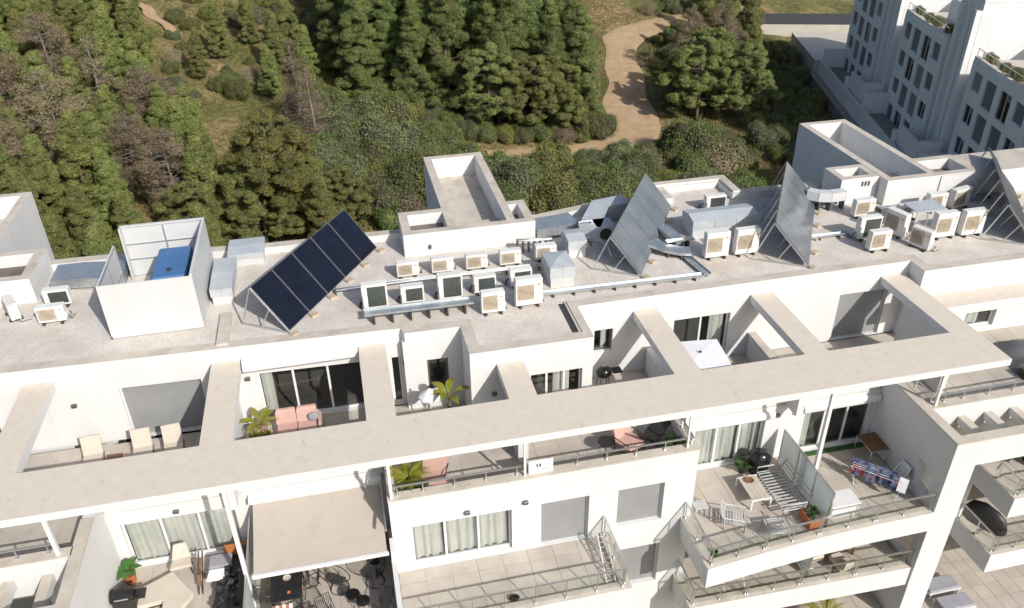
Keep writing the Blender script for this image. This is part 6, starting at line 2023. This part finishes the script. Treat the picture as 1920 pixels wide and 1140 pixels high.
def inside(poly, x, y):
    c = False
    n = len(poly)
    for i in range(n):
        x1, y1 = poly[i]; x2, y2 = poly[i - 1]
        if (y1 > y) != (y2 > y) and x < (x2 - x1) * (y - y1) / (y2 - y1) + x1: c = not c
    return c
ROAD = [(57, 127.5), (47, 123.4), (41.5, 120), (38.6, 116), (36.7, 109.6), (34.8, 100.7), (32.0, 94.0), (30.6, 87.5), (28.8, 84.6), (24, 82.6), (14, 82.2), (14, 79.2), (24, 78.7), (31, 79.6), (36.8, 82.6), (38.2, 87.1), (38.9, 92.7), (40.4, 98.3), (41.6, 105.2), (44, 112), (47, 115.4), (51, 118), (59, 122)]
PATH = [(-28.4, 124), (-26, 120.6), (-23.2, 116.4), (-20.8, 112), (-19, 109), (-16.6, 109), (-18.2, 112), (-20.6, 116.4), (-23.4, 120.6), (-25.6, 124)]
taken = []
def scatter(poly, n, dmin, seed, avoid_road=True, tries=60):
    g = random.Random(seed)
    xs = [p[0] for p in poly]; ys = [p[1] for p in poly]
    out = []
    for _ in range(n * tries):
        if len(out) >= n: break
        x, y = g.uniform(min(xs), max(xs)), g.uniform(min(ys), max(ys))
        if not inside(poly, x, y): continue
        if avoid_road and (inside(ROAD, x, y) or inside(PATH, x, y)): continue
        if any((x - a) ** 2 + (y - b) ** 2 < (0.5 * (dmin + d)) ** 2 for a, b, d in taken): continue
        taken.append((x, y, dmin)); out.append((x, y))
    return out

cones = [pine_meshes(100 + i, 11.0 + i * 0.6, 2.15 + 0.12 * i, 'cone', 'needle') for i in range(4)]
rounds = [pine_meshes(120 + i, 8.6 + i * 0.5, 2.7 + 0.2 * i, 'round', 'needle_olive') for i in range(3)]
greens = [pine_meshes(140 + i, 9.6 + i * 0.5, 2.1, 'slim', 'needle_olive') for i in range(3)]
browns = [pine_meshes(160 + i, 8.5 + i * 0.6, 2.2, 'round', 'needle_brown', 110, 260, 0.35, 'bark_pale') for i in range(3)]
bares = [pine_meshes(180 + i, 8.0 + i * 0.8, 1.9, 'slim', 'needle_brown', 100, 120, 0.5, 'bark_pale') for i in range(2)]
yellow = [pine_meshes(190, 11.5, 2.9, 'round', 'needle_yellow', 190, 540)]
vr = random.Random(99)
def grow(kind, pts, name, label, group, s0=0.85, s1=1.2, each=None, bands=None):
    pts = list(pts)
    for i, (x, y) in enumerate(pts):
        c, t = kind[vr.randrange(len(kind))]
        lb = label if each is None else label + ', ' + each[i]
        gp = group if (each is None and bands is None) else (group if bands is None else None)
        if bands is not None:
            w_ = [b[1] for b in bands if (x / max(y, 1)) >= b[0]][-1]
            lb = label + ' ' + w_; gp = group + ' ' + w_
        plant_tree(name, lb, 'tree', c, t, x, y, vr.uniform(s0, s1), vr.uniform(0, 6.28), gp)

# dense stand of dark pines left of the track
stand = [(0.5, 94.5), (4, 92), (13, 88), (21, 86.6), (25, 88), (26, 93), (29.5, 101), (31.5, 110), (33.5, 124), (36, 150), (2, 150), (0.5, 124)]
grow(cones, scatter(stand, 130, 2.75, 1), 'pine_tree', 'dark green pine in the dense stand left of the dirt track', 'dark pines of the dense stand', 0.95, 1.4, bands=[(-9, 'at its left flank'), (0.10, 'in its left half'), (0.18, 'in its right half'), (0.25, 'at its right flank')])
grow(cones, [(26.6, 87.0), (27.2, 91.5)], 'pine_tree', 'dark green pine standing at the edge of the dirt track bend', 'pines at the track bend', 1.05, 1.2, each=['nearer one', 'farther one'])
grow(rounds, [(24.5, 85.0), (21.0, 85.4), (16.5, 86.8)], 'pine_tree', 'broad low pine at the front edge of the dense stand', 'broad pines at the front of the stand', 0.9, 1.05, each=['right one of three', 'middle one of three', 'left one of three'])
# pines right of the track
rightw = [(45, 93), (49, 90), (53, 94), (56, 104), (60, 114), (68, 140), (54, 140), (52, 122), (48, 108), (45, 99)]
grow(greens, scatter(rightw, 11, 5.0, 2), 'pine_tree', 'olive green pine right of the dirt track', 'pines right of the track', 0.9, 1.3)
grow(rounds, [(41.8, 88.0), (44.2, 91.0), (47.0, 87.5)], 'pine_tree', 'rounded pine casting its shadow across the dirt track', 'rounded pines beside the track', 1.0, 1.2, each=['left one of three', 'middle one of three', 'right one of three'])
grow(browns, [(49, 96), (51.5, 103), (46, 101)], 'pine_tree', 'withered brownish pine on the slope right of the track', 'withered pines right of the track', 0.9, 1.1, each=['middle one of three', 'farthest of three', 'left one of three'])
# green plantation at the upper left
leftp = [(-44, 92), (-34, 88), (-21, 92), (-18, 97), (-20.5, 104), (-25, 111), (-30, 118), (-38, 132), (-54, 132), (-54, 100)]
grow(greens, scatter(leftp, 62, 2.9, 3), 'pine_tree', 'olive green pine in the plantation on the upper left slope', 'pines of the upper left plantation', 0.75, 1.0, bands=[(-9, 'near its left edge'), (-0.32, 'in its middle'), (-0.22, 'near its right edge')])
# brown and bare trees at the left
leftb = [(-38, 68), (-11, 67), (-13, 78), (-19, 86), (-24, 90), (-38, 90)]
grow([*browns, *bares], scatter(leftb, 15, 3.2, 4), 'pine_tree', 'brown half-dead pine on the left behind the roof', 'half-dead pines on the left', 0.85, 1.2, bands=[(-9, 'near the left edge'), (-0.3, 'above the open-topped cabinet')])
grow(greens, scatter(leftb, 44, 2.5, 5), 'pine_tree', 'green pine among the half-dead trees on the left', 'green pines on the left', 0.7, 1.0, bands=[(-9, 'near the left edge'), (-0.3, 'above the open-topped cabinet')])
grow(bares, [(-27.5, 74), (-31, 76.5), (-26, 71.5)], 'pine_tree', 'bare grey tree with spreading twiggy branches at the far left', 'bare trees at the far left', 1.0, 1.1, each=['middle one of three', 'leftmost of three', 'nearest of three'])
grow(yellow, [(-6.0, 66.0)], 'pine_tree', 'large yellowing pine just behind the first solar array', None, 1.0, 1.0)
grow(greens + rounds, scatter([(-13, 64), (-1, 62), (0, 68), (-8, 73), (-14, 74)], 9, 3.0, 6), 'pine_tree', 'green pine around the large yellowing one', 'pines around the yellowing one', 0.6, 0.8)
grow(greens, scatter([(-34, 57), (-9, 57), (-9, 65), (-34, 66)], 20, 3.0, 16), 'pine_tree', 'green treetop just behind the roof at the left', 'treetops behind the roof at the left', 0.6, 0.85)
grow(bares, [(-4.0, 86.5), (-2.5, 83.0)], 'pine_tree', 'thin bare tree left of the dense dark stand', 'thin bare trees left of the stand', 1.0, 1.1, each=['farther one', 'nearer one'])
grow(greens, scatter([(-15, 95), (-3, 93), (-1, 108), (-13, 108)], 8, 4.5, 21), 'pine_tree', 'single pine on the open slope at the upper left', 'single pines on the open slope', 0.55, 0.75)
# trees on the dark slope near the neighbouring block
grow(rounds, scatter([(51, 98), (55, 100), (59, 112), (55, 114)], 4, 3.4, 7), 'pine_tree', 'dark tree in the shadow left of the shaded block', 'trees in the shadow of the block', 0.9, 1.2)
grow(cones, scatter([(60, 128), (90, 136), (100, 160), (50, 160)], 16, 4.0, 8), 'pine_tree', 'dark pine beyond the asphalt road at the top', 'pines beyond the road', 0.9, 1.2)
grow(greens, scatter([(-60, 132), (0, 126), (0, 165), (-60, 165)], 30, 4.5, 9), 'pine_tree', 'distant pine above the open slope', 'distant pines above the slope', 0.7, 1.0)

# shrubs
sh_mats = ['shrub_green', 'shrub_grey', 'shrub_lime', 'shrub_dry']
shr = {m: [shrub_mesh(300 + 10 * i + j, 1.5 + 0.25 * j, 1.2 + 0.2 * j, m, 14000 if m != 'shrub_dry' else 8000) for j in range(3)] for i, m in enumerate(sh_mats)}
words = {'shrub_green': 'dark green', 'shrub_grey': 'grey green', 'shrub_lime': 'yellow green', 'shrub_dry': 'dry brown'}
def bushes(pts, weights, where, s0=0.7, s1=1.4):
    for x, y in pts:
        m = vr.choices(sh_mats, weights)[0]
        core_me, me = shr[m][vr.randrange(3)]
        s = vr.uniform(s0, s1)
        o = bpy.data.objects.new('shrub', me); col.objects.link(o)
        o.location = (x, y, float(T(x, y)) - 0.1)
        o.rotation_euler = (0, 0, vr.uniform(0, 6.28))
        o.scale = (s, s, s * vr.uniform(0.95, 1.45))
        if m != 'shrub_dry':
            tw_ = bpy.data.objects.new('twig_shade_core', core_me); col.objects.link(tw_); tw_.parent = o
        props(o, words[m] + ' shrub ' + where, 'shrub', words[m] + ' shrubs ' + where)
bushes(scatter([(-11, 66), (19, 66), (21, 76.5), (12, 77.5), (12, 83), (4, 90), (-2, 91), (-8, 84)], 124, 2.2, 10), (6, 3, 3, 2), 'on the scrub behind the central stair tower', 0.8, 2.3)
bushes(scatter([(19, 64), (36, 63), (39, 68), (42, 81), (38, 81.5), (31, 78.2), (21, 77)], 66, 2.1, 11), (6, 3, 3, 1), 'between the roof and the dirt track', 1.0, 2.1)
bushes(scatter([(2, 89), (13, 84.5), (28, 82.6), (29, 86), (21, 87.5), (5, 93)], 26, 1.8, 15), (5, 2, 4, 1), 'along the front of the dense pine stand', 0.8, 1.5)
bushes(scatter([(-20, 92), (-1, 95), (0, 124), (-18, 124)], 48, 2.2, 12), (3, 3, 3, 2), 'on the open slope at the upper left', 0.5, 1.2)
bushes(scatter([(41, 88), (50, 92), (60, 112), (66, 130), (50, 128), (43, 104)], 36, 2.2, 13), (4, 2, 3, 2), 'on the slope right of the track', 0.6, 1.3)
bushes(scatter([(-34, 64), (-10, 64), (-10, 70), (-30, 72)], 22, 2.0, 14), (5, 2, 2, 2), 'under the trees at the left', 0.7, 1.3)
NE, NS = Vector((math.cos(R(17.4)), -math.sin(R(17.4)))), Vector((math.sin(R(17.4)), math.cos(R(17.4))))
for k in (-1, 0):
    for j in range(5):
        s_ = 18.35 * k - 7 + j * 2.6
        p = Vector((59.0, 75.0)) + NS * s_ + NE * (0.95 + 0.3 * (j % 2))
        o = bpy.data.objects.new('terrace_shrub', shr['shrub_green'][j % 3][1]); col.objects.link(o)
        o.location = (p.x, p.y, -4.29); o.scale = (0.5, 0.5, 0.6); o.rotation_euler = (0, 0, j * 1.3)
        props(o, 'small shrub on the roof terrace of the shaded block', 'shrub', 'shrubs on the roof terraces of the shaded block')

bushes(scatter([(44, 66), (49, 66), (56, 84), (62, 100), (66, 112), (60, 112), (52, 94), (46, 82)], 52, 2.0, 19), (8, 2, 1, 0), 'in the shadow left of the shaded block', 0.7, 1.3)

# grasses and low herbs over the visible slope: one mass
g = np.random.default_rng(5)
N_ = 240000
X = g.uniform(-52, 66, N_); Y = 62 + (g.random(N_) ** 1.25) * 72
dn = np.sin(X * 0.33 + 2 * np.sin(Y * 0.21)) + np.sin(Y * 0.41 + 1.5 * np.sin(X * 0.17)) + g.normal(size=N_) * 0.5
rp = np.array(ROAD); keep = dn > -0.9
# keep clear of the tracks
def in_poly(poly, X, Y):
    c = np.zeros(len(X), bool)
    for i in range(len(poly)):
        x1, y1 = poly[i]; x2, y2 = poly[i - 1]
        c ^= ((y1 > Y) != (y2 > Y)) & (X < (x2 - x1) * (Y - y1) / (y2 - y1 + 1e-12) + x1)
    return c
keep &= ~in_poly(ROAD, X, Y) & ~in_poly(PATH, X, Y)
X, Y = X[keep], Y[keep]
Z = T(X, Y) + 0.02
n = len(X)
P0 = np.stack([X, Y, Z], 1)
a = g.uniform(0, 2 * np.pi, n); w = g.uniform(0.03, 0.085, n); h = g.uniform(0.10, 0.34, n)
S_ = np.stack([np.cos(a) * w, np.sin(a) * w, np.zeros(n)], 1)
TP = np.stack([g.normal(size=n) * 0.12, g.normal(size=n) * 0.12, h], 1)
V = np.stack([P0 - S_, P0 + S_, P0 + TP], 1).reshape(-1, 3)
me = bpy.data.meshes.new('grass')
me.vertices.add(len(V)); me.vertices.foreach_set('co', V.astype(np.float32).ravel())
me.loops.add(3 * n); me.loops.foreach_set('vertex_index', np.arange(3 * n, dtype=np.int32))
me.polygons.add(n); me.polygons.foreach_set('loop_start', np.arange(0, 3 * n, 3, dtype=np.int32))
me.polygons.foreach_set('loop_total', np.full(n, 3, dtype=np.int32))
me.materials.append(MATS['grass']); me.update(); me.validate()
go = bpy.data.objects.new('grass', me); col.objects.link(go)
props(go, 'rough grass and low herbs covering the slope', 'grass', kind='stuff')
